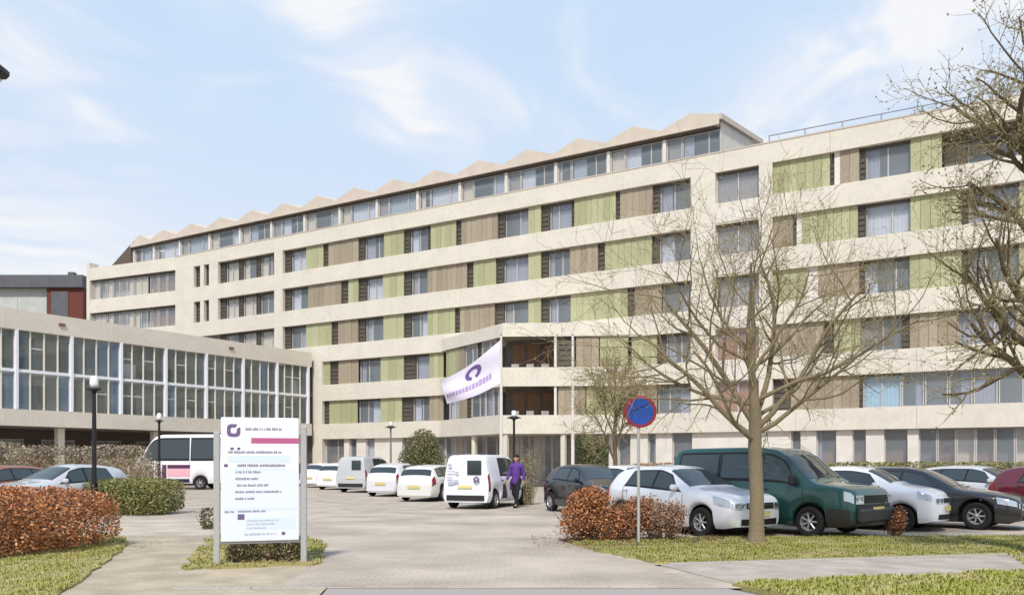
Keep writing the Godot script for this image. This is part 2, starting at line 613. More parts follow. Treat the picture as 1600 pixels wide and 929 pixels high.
func grow_grass(poly: Array, y: float, per_m2: float, seed_: int, called: String, label: String, dry: float) -> void:
	var r := RandomNumberGenerator.new()
	r.seed = seed_
	var lo := Vector2(1e9, 1e9)
	var hi := Vector2(-1e9, -1e9)
	for p in poly:
		lo = lo.min(Vector2(p[0], p[1]))
		hi = hi.max(Vector2(p[0], p[1]))
	var f := FastNoiseLite.new()
	f.seed = seed_
	f.frequency = 0.9
	f.fractal_octaves = 3
	var xf := []
	var cols := []
	for k in int((hi.x - lo.x) * (hi.y - lo.y) * per_m2):
		var x := r.randf_range(lo.x, hi.x)
		var z := r.randf_range(lo.y, hi.y)
		if not inside(poly, x, z):
			continue
		var nz := f.get_noise_2d(x, z)
		if r.randf() < 0.30 - nz * 0.9:
			continue
		var s := r.randf_range(0.6, 1.25)
		xf.push_back(Transform3D(Basis(Vector3.UP, r.randf() * TAU).scaled(Vector3(s, s * r.randf_range(0.6, 1.1), s)), P(x, z, y)))
		var t := clampf(dry + nz * -0.8 + r.randf_range(-0.3, 0.3), 0.0, 1.0)
		cols.push_back(Color(0.46, 0.48, 0.09).lerp(Color(0.70, 0.60, 0.28), t))
	var o := many(called, tuft_mesh(seed_ + 1, 11, 0.055, 0.05), xf, cols, M.blade)
	tag(o, label, "grass")

func build_ground() -> void:
	sheet("ground", [[-700, -300], [700, -300], [700, 1200], [-700, 1200]], -0.03, 0, "earth")
	sheet("entrance_road", [[-60, 10.95], [3.4, 10.95], [2.19, 13.4], [60, 20.0], [60, 140], [-60, 140]], -0.006, 0, "paving")
	sheet("street", [[-60, -20], [60, -20], [60, 9.5], [3.4, 9.5], [2.75, 10.95], [-2.35, 10.95], [-2.2, 9.0], [-60, 9.0]], -0.010, 0, "asphalt")
	var lawn := [[-40, 9.0], [-5.1, 9.0], [-5.6, 10.95], [-6.3, 13.2], [-7.35, 16.4], [-8.4, 18.4], [-40, 18.4]]
	var island := [[-4.85, 12.75], [-3.05, 13.3], [-3.5, 16.0], [-4.25, 18.0], [-6.35, 18.3], [-5.6, 15.6]]
	var verge := [[1.0, 17.35], [1.5, 15.4], [2.25, 13.55], [2.6, 13.4], [8.9, 14.95], [24, 18.4], [24, 21.6], [10.9, 18.25], [3.0, 17.75]]
	var near := [[2.85, 11.2], [7.6, 12.6], [24, 17.2], [24, 9.5], [3.6, 9.5]]
	lawn = ragged(lawn, 1)
	island = ragged(island, 2, 0.12)
	verge = ragged(verge, 3)
	near = ragged(near, 4, 0.09)
	sheet("lawn", lawn, 0.03, 0.08, "turf")
	sheet("sign_island", island, 0.03, 0.08, "turf")
	sheet("grass_verge", verge, 0.03, 0.08, "turf")
	sheet("near_verge", near, 0.03, 0.08, "turf")
	sheet("footpath", [[-5.2, 9.02], [-2.22, 9.02], [-2.37, 10.97], [-3.0, 10.97], [-3.02, 12.6], [-3.1, 13.25], [-4.85, 12.7], [-5.6, 15.6], [-6.4, 18.35], [-8.4, 18.4], [-7.35, 16.4], [-6.3, 13.2], [-5.6, 10.9]], -0.001, 0, "footpath")
	sheet("side_pavement", [[-10.6, 18.45], [-6.3, 18.45], [-6.0, 23.3], [-14, 23.3]], -0.001, 0, "paving_pale")
	sheet("right_footpath", [[2.3, 13.3], [2.9, 11.35], [7.58, 12.72], [24, 17.35], [24, 18.25], [8.9, 14.85]], 0.012, 0.05, "sidewalk")
	sheet("soil_bed", [[0.95, 17.5], [1.35, 16.1], [2.1, 15.9], [4.3, 17.3], [4.4, 17.95], [3.0, 17.7]], 0.036, 0.05, "soil")
	grow_grass(lawn.map(func(p): return [maxf(p[0], -13.0), p[1]]), 0.03, 300, 101, "lawn_grass", "patchy green and straw lawn grass around the left copper beech hedge", 0.55)
	grow_grass(island.map(func(p): return [lerpf(-4.6, p[0], 1.03), lerpf(15.4, p[1], 1.01)]), 0.03, 210, 102, "island_grass", "thin grass around the feet of the white notice board", 0.75)
	grow_grass(verge.map(func(p): return [minf(p[0], 14.0), p[1]]), 0.03, 300, 103, "verge_grass", "strip of grass between the parked cars and the right footpath", 0.42)
	grow_grass(near.map(func(p): return [minf(p[0], 9.5), p[1]]), 0.03, 420, 104, "near_grass", "bright grass patch at the bottom right in front of the footpath", 0.30)
	# kerbs, stone by stone
	for line in [[[2.42, 13.32], [8.9, 14.78], [16.0, 16.35]], [[-4.3, 10.9], [-2.35, 10.93]], [[-8.9, 18.42], [-6.35, 18.40]]]:
		var kerb := Node3D.new()
		put(self, kerb, "kerb")
		kerb.set_meta("kind", "structure")
		for s in line.size() - 1:
			var a := P(line[s][0], line[s][1])
			var b := P(line[s + 1][0], line[s + 1][1])
			var d := (b - a).normalized()
			var L := (b - a).length()
			var k := 0.0
			while k < L - 0.2:
				var l := minf(1.0, L - k)
				var mb := MB.new()
				mb.cbox(a + d * (k + l * 0.5) + Vector3(0, -0.03, 0), Vector3(l - 0.012, 0.13 if line[0][0] > 0 else 0.09, 0.11), 0.012, Basis(d, Vector3.UP, d.cross(Vector3.UP)))
				part("kerb_stone", mb, M.kerb, kerb)
				k += l
	# small clinker pavers of the entrance road: real joints, near part
	var r := RandomNumberGenerator.new()
	r.seed = 55
	var pm := MB.new()
	pm.cbox(Vector3(0, -0.03, 0), Vector3(0.2075, 0.06, 0.1015), 0.0035)
	var pmesh := pm.mesh()
	var xf := []
	var cols := []
	var f := FastNoiseLite.new()
	f.seed = 4
	f.frequency = 0.35
	f.fractal_octaves = 4
	var area := [[2.55, 11.05], [2.1, 13.3], [1.45, 15.4], [0.95, 17.4], [2.5, 17.9], [2.6, 26.0], [-5.8, 26.0], [-6.0, 18.4], [-4.2, 18.05], [-3.4, 16.0], [-2.98, 13.3], [-2.95, 11.05]]
	var z := 11.1
	var row := 0
	while z < 26.0:
		var x := -6.2 + (0.105 if row % 2 else 0.0)
		while x < 2.7:
			if inside(area, x, z):
				var b := Basis(Vector3.UP, r.randf_range(-0.012, 0.012)) * Basis(Vector3.RIGHT, r.randf_range(-0.008, 0.008))
				xf.push_back(Transform3D(b, P(x + r.randf_range(-0.002, 0.002), z, 0.003 + r.randf_range(-0.0015, 0.0015))))
				var t := 0.92 + f.get_noise_2d(x, z) * 0.34 + r.randf_range(-0.035, 0.035)
				var w := r.randf()
				cols.push_back(Color(0.47 + 0.02 * w, 0.395 + 0.015 * w, 0.325) * t)
			x += 0.21
		z += 0.104
		row += 1
	var o := many("road_pavers", pmesh, xf, cols, M.paver)
	tag(o, "worn pinkish clinker pavers of the entrance road", "paving")
	# fallen leaves under the beeches
	xf = []
	cols = []
	for k in 900:
		var left := r.randf() < 0.4
		var x := r.randf_range(-12, -6.6) if left else r.randf_range(0.4, 5.2)
		var zz := r.randf_range(12.6, 16.8) if left else r.randf_range(15.4, 18.2)
		xf.push_back(Transform3D(Basis.from_euler(Vector3(r.randf_range(-0.4, 0.4), r.randf() * TAU, r.randf_range(-0.4, 0.4))).scaled(Vector3.ONE * r.randf_range(0.6, 1.0)), P(x, zz, 0.055)))
		cols.push_back(Color(0.34, 0.17, 0.08) * r.randf_range(0.6, 1.2))
	o = many("fallen_leaves", leaf_mesh(0.07, 0.045), xf, cols, M.leaf_dry)
	tag(o, "fallen brown beech leaves lying on grass and soil below the hedges", "leaves")

func leaf_mesh(l: float, w: float) -> ArrayMesh:
	var mb := MB.new()
	mb.colored = true
	mb.col = Color.WHITE
	var a := Vector3(-l * 0.5, 0, 0)
	var b := Vector3(l * 0.5, l * 0.1, 0)
	var c := Vector3(0, l * 0.16, w * 0.5)
	var d := Vector3(0, l * 0.16, -w * 0.5)
	var e := Vector3(0, l * 0.04, 0)
	mb.tri(a, c, e)
	mb.tri(c, b, e)
	mb.tri(a, e, d)
	mb.tri(e, b, d)
	return mb.mesh()

# ---------------------------------------------------------------- main building
const FLOORS := [
	"P -46 -44; j -28.33 -27.8; G -27.8 -25.05; w -25.05 -22.9; G -22.9 -20.97; j -20.97 -20.13; w -20.13 -18.6; B -18.6 -17.4; D -17.4 -3.7; B -3.7 -2.1; w -2.1 0.0; P 0.0 1.43; o 1.43 3.85; P 3.85 4.57; j 4.57 5.5; B 5.5 8.94; j 8.94 9.1; W 9.1 10.9; l 10.9 16.2; W 16.2 18.6; G 18.6 22; w 22 24",
	"P -46 -44; G -28.33 -27.7; j -27.7 -26.9; B -26.9 -24.96; w -24.96 -22.9; G -22.9 -20.8; j -20.8 -19.85; w -19.85 -18.59; G -18.59 -17.4; D -17.4 -3.7; G -3.7 -2.1; j -2.1 -1.6; w -1.6 0.0; P 0.0 1.43; o 1.43 3.85; P 3.85 4.57; B 4.57 7.2; j 7.2 7.7; G 7.7 9.0; w 9.0 10.9; j 10.9 11.3; B 11.3 13.4; w 13.4 15.9; B 15.9 18; G 18 21; w 21 23.4; P 23.4 24",
	"P -46 -44.97; j -39.78 -39.2; w -39.2 -37.6; j -37.6 -37.2; w -37.2 -35.6; j -35.6 -35.2; w -35.2 -33.34; P -33.34 -32.44; j -32.44 -31.83; w -31.83 -30.15; G -30.15 -27.56; j -27.56 -26.93; B -26.93 -25.0; j -25.0 -24.4; w -24.4 -22.65; G -22.65 -20.8; j -20.8 -20.24; w -20.24 -18.75; G -18.75 -16.46; j -16.46 -16.05; B -16.05 -13.3; j -13.3 -12.65; w -12.65 -10.77; G -10.77 -9.84; j -9.84 -9.35; w -9.35 -7.75; G -7.75 -3.95; j -3.95 -3.5; B -3.5 -1.8; w -1.8 0.0; P 0.0 1.43; s 1.43 3.85; P 3.85 4.57; G 4.57 6.3; c 6.3 6.9; B 6.9 8.94; j 8.94 9.2; w 9.2 11.3; G 11.3 13.6; j 13.6 13.9; w 13.9 16.0; G 16 18.2; B 18.2 20.4; w 20.4 22.6; P 22.6 24",
	"P -46 -42.76; j -42.76 -41.96; P -41.96 -41.5; j -41.5 -40.86; P -40.86 -39.78; j -39.78 -39.2; w -39.2 -37.6; j -37.6 -37.2; w -37.2 -35.6; j -35.6 -35.2; w -35.2 -33.34; P -33.34 -32.44; j -32.44 -31.83; w -31.83 -29.95; B -29.95 -26.62; j -26.62 -25.94; G -25.94 -24.96; j -24.96 -24.29; w -24.29 -22.7; G -22.7 -20.8; j -20.8 -20.24; w -20.24 -18.75; B -18.75 -15.48; j -15.48 -14.97; G -14.97 -13.2; j -13.2 -12.68; w -12.68 -10.77; G -10.77 -9.84; j -9.84 -9.38; w -9.38 -7.81; B -7.81 -5.9; j -5.9 -5.43; G -5.43 -2.41; j -2.41 -2.01; w -2.01 0.0; P 0.0 1.43; s 1.43 3.85; P 3.85 4.57; B 4.57 5.61; j 5.61 5.8; c 5.8 6.08; G 6.08 8.87; j 8.87 9.24; w 9.24 11.33; G 11.33 13.6; j 13.6 13.9; w 13.9 16.0; G 16 18.4; w 18.4 20.6; B 20.6 23.2; P 23.2 24",
	"P -46 -42.76; j -42.76 -41.96; P -41.96 -41.5; j -41.5 -40.86; P -40.86 -39.78; j -39.78 -39.2; w -39.2 -37.6; j -37.6 -37.2; w -37.2 -35.6; j -35.6 -35.2; w -35.2 -33.34; P -33.34 -32.44; j -32.44 -31.83; w -31.83 -30.15; G -30.15 -28.39; j -28.39 -27.88; B -27.88 -24.96; j -24.96 -24.47; w -24.47 -22.58; G -22.58 -20.8; j -20.8 -20.35; w -20.35 -18.75; j -18.75 -18.48; G -18.48 -16.36; j -16.36 -15.94; B -15.94 -13.07; j -13.07 -12.58; w -12.58 -10.77; G -10.77 -9.84; j -9.84 -9.29; w -9.29 -7.72; j -7.72 -7.5; G -7.5 -4.72; j -4.72 -4.43; B -4.43 -2.37; j -2.37 -1.97; w -1.97 0.0; P 0.0 1.43; s 1.43 3.85; P 3.85 4.57; G 4.57 7.5; j 7.5 7.72; c 7.72 8.0; B 8.0 8.94; j 8.94 9.24; w 9.24 11.33; G 11.33 12.75; R 12.75 20.5; G 20.5 24"]
const GROUND_FLOOR := "d -28.33 -26.4; P -26.4 -25.9; d -25.9 -25.2; P -25.2 -24.3; d -24.3 -23.5; P -23.5 -21; d -21 -19.9; P -19.9 -19.4; d -19.4 -17.4; n -17.4 -5.9; d -5.9 -5.2; P -5.2 -4.6; d -4.6 -3.8; P -3.8 -2.7; d -2.7 -2.2; P -2.2 -1.2; d -1.2 0.0; P 0 5.5; d 5.5 6; P 6 6.8; d 6.8 7.8; P 7.8 8.6; d 8.6 9.25; P 9.25 10.1; d 10.1 11.2; P 11.2 11.7; n 11.7 20; P 20 24"

# parts built in a turned frame become parts of the building itself
func hand_over(holder: Node3D, to: Node3D) -> void:
	for o in holder.get_children():
		var called := String(o.name)
		if called.length() > 4 and called[-4] == "_" and called.right(3).is_valid_int():
			called = called.left(-4)
		holder.remove_child(o)
		o.transform = holder.transform * o.transform
		put(to, o, called)
	holder.free()

func frame_node(parent: Node, at: Vector3, bx: Vector3, bz: Vector3) -> void:
	parent.transform = Transform3D(Basis(bx, Vector3.UP, bz), at)

func window(parent: Node, rng: RandomNumberGenerator, u0: float, u1: float, y0: float, y1: float, w: float, curtains := true, cross := 0.62, tint := "pane", head := 0.0, only := "") -> void:
	var fr := MB.new()
	var t := 0.055
	fr.span(Vector3(u0, y0, w - 0.07), Vector3(u1, y0 + t, w))
	fr.span(Vector3(u0, y1 - t, w - 0.07), Vector3(u1, y1, w))
	fr.span(Vector3(u0, y0 + t, w - 0.07), Vector3(u0 + t, y1 - t, w))
	fr.span(Vector3(u1 - t, y0 + t, w - 0.07), Vector3(u1, y1 - t, w))
	var split := lerpf(u0, u1, cross)
	if u1 - u0 > 1.3:
		fr.span(Vector3(split - 0.03, y0 + t, w - 0.065), Vector3(split + 0.03, y1 - t, w - 0.003))
	fr.span(Vector3(u0 - 0.03, y0 - 0.03, w - 0.05), Vector3(u1 + 0.03, y0 - 0.001, w + 0.10))
	var o := part("window", fr, M.window_frame, parent)
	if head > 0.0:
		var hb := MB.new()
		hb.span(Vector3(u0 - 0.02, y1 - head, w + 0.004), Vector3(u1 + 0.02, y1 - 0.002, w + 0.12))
		part("head_shade_bar", hb, M.reveal_dark, o)  # dark bar added across the window top, imitating shadow from the band above
	var pn := MB.new()
	pn.quad(Vector3(u0 + t, y0 + t, w - 0.035), Vector3(u1 - t, y0 + t, w - 0.035), Vector3(u1 - t, y1 - t, w - 0.035), Vector3(u0 + t, y1 - t, w - 0.035))
	part("pane", pn, M[tint], o)
	if curtains:
		var cu := MB.new()
		var a := u0 + 0.06
		var b := u1 - 0.06
		var style := rng.randi() % 5
		if only == "blind_grey":
			style = 4
		if style == 0 or style == 2:
			b = lerpf(a, b, rng.randf_range(0.18, 0.45))
		elif style == 1:
			a = lerpf(a, b, rng.randf_range(0.5, 0.7))
		var rows := []
		for yy in [y0 + 0.06, y1 - 0.06]:
			var line := []
			var n := maxi(6, int((b - a) / 0.05))
			for k in n + 1:
				line.push_back(Vector3(lerpf(a, b, float(k) / n), yy, w - 0.16 + 0.025 * sin(k * 1.7 + u0)))
			rows.push_back(line)
		cu.grid(rows, true)
		part("curtain", cu, M[only] if only else [M.curtain_white, M.curtain_grey, M.curtain_grey, M.blind_grey][rng.randi() % 4], o)

func cladding(parent: Node, rng: RandomNumberGenerator, kind: String, u0: float, u1: float, y0: float, y1: float, w: float) -> void:
	var back := MB.new()
	back.span(Vector3(u0, y0, w - 0.06), Vector3(u1, y1, w - 0.03))
	var pn := part("cladding_panel", back, M.reveal_dark, parent)
	var n := maxi(1, roundi((u1 - u0) / (0.42 if u0 > -19.0 else 0.60)))
	for k in n:
		var a := lerpf(u0, u1, float(k) / n)
		var b := lerpf(u0, u1, float(k + 1) / n)
		var mb := MB.new()
		var proud := 0.012 * (k % 2) + rng.randf_range(0, 0.006)
		mb.span(Vector3(a + 0.008, y0 + 0.01, w - 0.03), Vector3(b - 0.008, y1 - 0.01, w + proud))
		part("board", mb, M["board_%s_%d" % [kind, rng.randi() % 4]], pn)

func dark_strip(parent: Node, u0: float, u1: float, y0: float, y1: float, w: float) -> void:
	var mb := MB.new()
	mb.span(Vector3(u0, y0, w - 0.10), Vector3(u1, y1, w - 0.06))
	mb.span(Vector3(u0, y0, w - 0.06), Vector3(u0 + 0.04, y1, w))
	mb.span(Vector3(u1 - 0.04, y0, w - 0.06), Vector3(u1, y1, w))
	var n := 6
	for k in n:
		var y := lerpf(y0, y1, (k + 0.5) / n)
		mb.box(Vector3((u0 + u1) * 0.5, y, w - 0.035), Vector3(u1 - u0 - 0.08, 0.02, 0.06), Basis(Vector3.RIGHT, 0.6))
	part("vent_strip", mb, M.reveal_dark, parent)

func build_main() -> void:
	var B := thing("apartment_building", "long six storey cream building with green and brown panels and zigzag roof", "building")
	var ca := 0.8515
	var sa := 0.5243
	frame_node(B, P(10.1, 48.6), Vector3(ca, 0, sa), Vector3(-sa, 0, ca))
	var rng := RandomNumberGenerator.new()
	rng.seed = 2024
	# core with the rooms' back walls
	var core := MB.new()
	core.span(Vector3(-45.1, 0, -13), Vector3(24, 18.0, -1.35))
	part("core_wall", core, M.interior, B)
	for k in 7:
		var fl := MB.new()
		var y: float = [0.02, 3.55, 6.4, 9.3, 12.2, 15.1, 17.95][k]
		fl.span(Vector3(-45.1, y, -1.35), Vector3(24, y + 0.3, -0.30))
		part("floor_slab", fl, M.interior, B)
	# parapet bands, in lengths
	var bands := [[3.2, 4.3], [6.0, 7.18], [8.9, 10.08], [11.8, 12.98], [14.7, 15.88], [17.62, 18.7]]
	for bi in bands.size():
		var b: Array = bands[bi]
		var u := -45.1
		if bi < 2:
			u = -29.3
		while u < 23.9:
			var e := minf(24.0, u + 5.85)
			if e > 23.0:
				e = 24.0
			var mb := MB.new()
			mb.span(Vector3(u, b[0], -0.30), Vector3(e - 0.012, b[1], rng.randf_range(-0.002, 0.002)))
			part("parapet_band", mb, M.concrete, B)
			u = e
		var cop := MB.new()
		if bi == 5:
			cop.span(Vector3(-45.1, 18.7, -0.36), Vector3(24, 18.76, 0.03))
			part("coping", cop, M.roof_fascia, B)
	for fi in 5:
		var y0: float = bands[fi][1]
		var y1: float = bands[fi + 1][0]
		for item in FLOORS[fi].split(";"):
			var s: PackedStringArray = item.strip_edges().split(" ")
			var u0 := float(s[1])
			var u1 := float(s[2])
			var kind := s[0]
			if fi < 2 and u0 < -40.0:
				continue
			match kind:
				"P":
					var mb := MB.new()
					mb.span(Vector3(maxf(u0, -45.1), y0, -0.5), Vector3(u1, y1, -0.006))
					part("pier", mb, M.concrete, B)
				"G":
					cladding(B, rng, "green", u0, u1, y0, y1, -0.20)
				"B":
					cladding(B, rng, "brown", u0, u1, y0, y1, -0.20)
				"j":
					dark_strip(B, u0, u1, y0, y1, -0.26)
				"c":
					var mb := MB.new()
					mb.span(Vector3(u0, y0, -0.3), Vector3(u1, y1, -0.22))
					part("white_panel", mb, M.white_render, B)
				"w":
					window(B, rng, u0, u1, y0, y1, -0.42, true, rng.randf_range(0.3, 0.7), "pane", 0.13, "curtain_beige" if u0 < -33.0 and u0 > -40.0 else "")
				"W":
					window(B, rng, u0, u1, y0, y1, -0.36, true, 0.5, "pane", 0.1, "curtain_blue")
				"s":
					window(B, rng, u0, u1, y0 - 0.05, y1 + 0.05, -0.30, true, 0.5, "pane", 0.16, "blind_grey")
					var back := MB.new()
					back.span(Vector3(u0, y0, -0.8), Vector3(u1, y1, -0.72))
					var fl := MB.new()
					fl.box(Vector3((u0 + u1) * 0.5, (y0 + y1) * 0.5, -0.6), Vector3(2.6, 0.16, 0.06), Basis(Vector3(0, 0, 1), 0.5))
					part("stair_flight", fl, M.interior_dark, B)
				"o":
					window(B, rng, u0, u1, y0 - 0.1, y1, -0.25, false, 0.5)
					var back := MB.new()
					back.span(Vector3(u0, y0, -0.48), Vector3(u1, y1, -0.42))
					part("orange_curtain", back, M.curtain_orange, B, "orange brown curtain behind the stair window")
				"l":
					var n := 5
					for k in n:
						window(B, rng, lerpf(u0, u1, float(k) / n) + 0.02, lerpf(u0, u1, float(k + 1) / n) - 0.02, y0, y1, -0.36, k % 3 != 1, 0.5, "pane", 0.0, "curtain_grey")
				"R":
					recess(B, rng, u0, u1, y0, y1)
				"D":
					pass
	# balcony side of the stair windows: white spandrels
	for k in 4:
		var mb := MB.new()
		var y: float = [7.0, 9.95, 12.85, 15.75][k]
		mb.span(Vector3(1.5, y - 0.95, 0.004), Vector3(3.8, y - 0.12, 0.03))
		part("stair_spandrel", mb, M.white_render, B)
	var pier := MB.new()
	pier.span(Vector3(-29.3, 0.0, -0.6), Vector3(-28.33, 3.2, -0.006))
	pier.span(Vector3(-29.3, 4.3, -0.6), Vector3(-28.33, 6.0, -0.006))
	pier.span(Vector3(-29.3, 7.18, -0.6), Vector3(-28.33, 8.9, -0.006))
	part("corner_pier", pier, M.concrete, B)
	ground_floor(B, rng)
	bay(B, rng)
	penthouse(B, rng)
	left_end(B, rng)
	# roof right of the penthouse, with railing
	var rf := MB.new()
	rf.span(Vector3(-45.1, 18.0, -13), Vector3(24, 18.3, -0.36))
	part("flat_roof", rf, M.roofing, B)
	for k in 2:
		var rl := MB.new()
		rl.tube([Vector3(4.2, 19.05 + 0.33 * k, -0.8), Vector3(24, 19.05 + 0.33 * k, -0.8)], [0.034, 0.034], 6)
		part("roof_rail", rl, M.rail, B)
	var u := 4.2
	while u < 24.0:
		var rp := MB.new()
		rp.tube([Vector3(u, 18.3, -0.8), Vector3(u, 19.40, -0.8)], [0.036, 0.036], 6)
		part("rail_post", rp, M.rail, B)
		u += 1.9

func recess(B: Node, rng: RandomNumberGenerator, u0: float, u1: float, y0: float, y1: float) -> void:
	var mb := MB.new()
	mb.span(Vector3(u0, y0, -1.30), Vector3(u1, y1, -1.2))
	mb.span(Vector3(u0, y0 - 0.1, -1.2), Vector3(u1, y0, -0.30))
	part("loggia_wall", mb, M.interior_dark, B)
	var so := MB.new()
	so.span(Vector3(u0, y1 - 0.22, -1.2), Vector3(u1, y1 - 0.004, -0.31))
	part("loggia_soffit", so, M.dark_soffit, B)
	cladding(B, rng, "brown", u0 + 0.02, u0 + 1.0, y0, y1, -1.1)
	window(B, rng, u0 + 1.05, u0 + 3.2, y0, y1, -1.05)
	window(B, rng, u0 + 3.9, u0 + 6.0, y0, y1, -1.05)

func ground_floor(B: Node, rng: RandomNumberGenerator) -> void:
	for item in GROUND_FLOOR.split(";"):
		var s: PackedStringArray = item.strip_edges().split(" ")
		var u0 := float(s[1])
		var u1 := float(s[2])
		match s[0]:
			"P":
				var mb := MB.new()
				mb.span(Vector3(u0, 0, -0.6), Vector3(u1, 3.2, -0.25))
				part("rendered_pier", mb, M.white_render, B)
			"d":
				var mb := MB.new()
				mb.span(Vector3(u0, 0, -0.6), Vector3(u1, 0.75, -0.35))
				part("sill_wall", mb, M.interior_brown, B)
				window(B, rng, u0, u1, 0.75, 3.2, -0.42, rng.randf() < 0.3)
				var bk := MB.new()
				bk.span(Vector3(u0, 0.7, -0.96), Vector3(u1, 3.2, -0.9))
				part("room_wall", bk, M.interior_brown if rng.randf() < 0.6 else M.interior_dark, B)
			"n":
				var n := maxi(3, roundi((u1 - u0) / 0.85))
				for k in n:
					window(B, rng, lerpf(u0, u1, float(k) / n), lerpf(u0, u1, float(k + 1) / n) - 0.02, 0.1, 3.2, -0.45, rng.randf() < 0.15, 0.5)
					var bk := MB.new()
					bk.span(Vector3(lerpf(u0, u1, float(k) / n), 0.1, -1.06), Vector3(lerpf(u0, u1, float(k + 1) / n), 3.2, -1.0))
					part("room_wall", bk, [M.interior_brown, M.interior_dark, M.curtain_beige][rng.randi() % 3], B)

# wedge of balconies in the middle of the front
func bay(B: Node, rng: RandomNumberGenerator) -> void:
	var a := Vector2(-17.4, 0.0)
	var b := Vector2(-10.3, 3.6)
	var d := Vector2(-3.7, 0.0)
	for s in [[3.2, 4.3], [6.0, 7.12], [8.95, 9.75]]:
		var mb := MB.new()
		mb.slab([[a.x, a.y + 0.02], [b.x, b.y], [d.x, d.y + 0.02]], s[1] if s[0] > 8 else s[0] + 0.25, 0.25 if s[0] < 8 else s[1] - s[0])
		part("balcony_slab", mb, M.concrete, B)
		if s[0] < 8:
			for e in [[a, b], [b, d]]:
				var p: Vector2 = e[0]
				var q: Vector2 = e[1]
				var t := (q - p).normalized()
				var nn := Vector2(-t.y, t.x)
				var L := (q - p).length()
				var bx := Basis(Vector3(t.x, 0, t.y), Vector3.UP, Vector3(nn.x, 0, nn.y))
				var w := MB.new()
				w.box(Vector3((p.x + q.x) * 0.5, (s[0] + s[1]) * 0.5, (p.y + q.y) * 0.5) + bx.z * 0.02, Vector3(L + 0.03, s[1] - s[0], 0.16), bx)
				part("balcony_parapet", w, M.concrete, B)
	for fi in 2:
		var y0: float = [4.3, 7.12][fi]
		var y1: float = [6.0, 8.95][fi]
		# two facets as small frames of their own
		for side in 2:
			var p := a if side == 0 else b
			var q := b if side == 0 else d
			var t := (q - p).normalized()
			var holder := Node3D.new()
			holder.transform = Transform3D(Basis(Vector3(t.x, 0, t.y), Vector3.UP, Vector3(-t.y, 0, t.x)), Vector3(p.x, 0, p.y))
			var L := (q - p).length()
			if side == 0:
				for item in ([["w", 0.8, 2.2], ["B", 2.25, 3.3], ["j", 3.3, 3.8], ["w", 3.85, 5.6], ["w", 5.65, 7.2]] if fi == 0 else [["G", 0.4, 2.2], ["B", 2.2, 3.0], ["w", 3.05, 4.6], ["j", 4.65, 5.2], ["w", 5.2, 6.9]]):
					facet_item(holder, rng, item, y0, y1)
			else:
				# open balcony: dark back wall with doors, then panels
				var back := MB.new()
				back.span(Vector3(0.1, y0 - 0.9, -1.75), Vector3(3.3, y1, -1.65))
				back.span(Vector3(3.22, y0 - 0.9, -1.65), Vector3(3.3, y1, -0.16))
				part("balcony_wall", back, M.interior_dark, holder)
				var dr := MB.new()
				for k in 3:
					dr.span(Vector3(0.5 + k * 0.95, y0 - 0.85, -1.65), Vector3(1.25 + k * 0.95, y1 - 0.25, -1.6))
				part("balcony_door", dr, M.interior_brown, holder)
				var fu := MB.new()
				for k in 3:
					fu.box(Vector3(0.7 + k * 0.9, y0 - 0.15, -0.9), Vector3(0.45, 0.9, 0.05))
				part("balcony_chair", fu, M.interior, holder)
				var cl := MB.new()
				cl.span(Vector3(3.05, y0, -0.12), Vector3(3.20, y1, 0.03))
				part("column", cl, M.white_render, holder)
				for item in ([["B", 3.3, 4.9], ["G", 4.95, 7.4]] if fi == 0 else [["j", 3.3, 4.3], ["B", 4.35, 5.7], ["G", 5.75, 7.4]]):
					facet_item(holder, rng, item, y0, y1)
			hand_over(holder, B)
	# posts that carry the bay
	for q in [[b.x + 0.1, b.y - 0.2], [-13.6, 1.7], [-7.2, 1.75]]:
		var mb := MB.new()
		mb.cbox(Vector3(q[0], 1.6, q[1]), Vector3(0.28, 3.2, 0.28), 0.02)
		part("bay_post", mb, M.concrete, B)

func facet_item(holder: Node, rng: RandomNumberGenerator, item: Array, y0: float, y1: float) -> void:
	match item[0]:
		"w":
			window(holder, rng, item[1], item[2], y0, y1, -0.16, rng.randf() < 0.5)
		"G":
			cladding(holder, rng, "green", item[1], item[2], y0, y1, -0.12)
		"B":
			cladding(holder, rng, "brown", item[1], item[2], y0, y1, -0.12)
		"j":
			dark_strip(holder, item[1], item[2], y0, y1, -0.16)

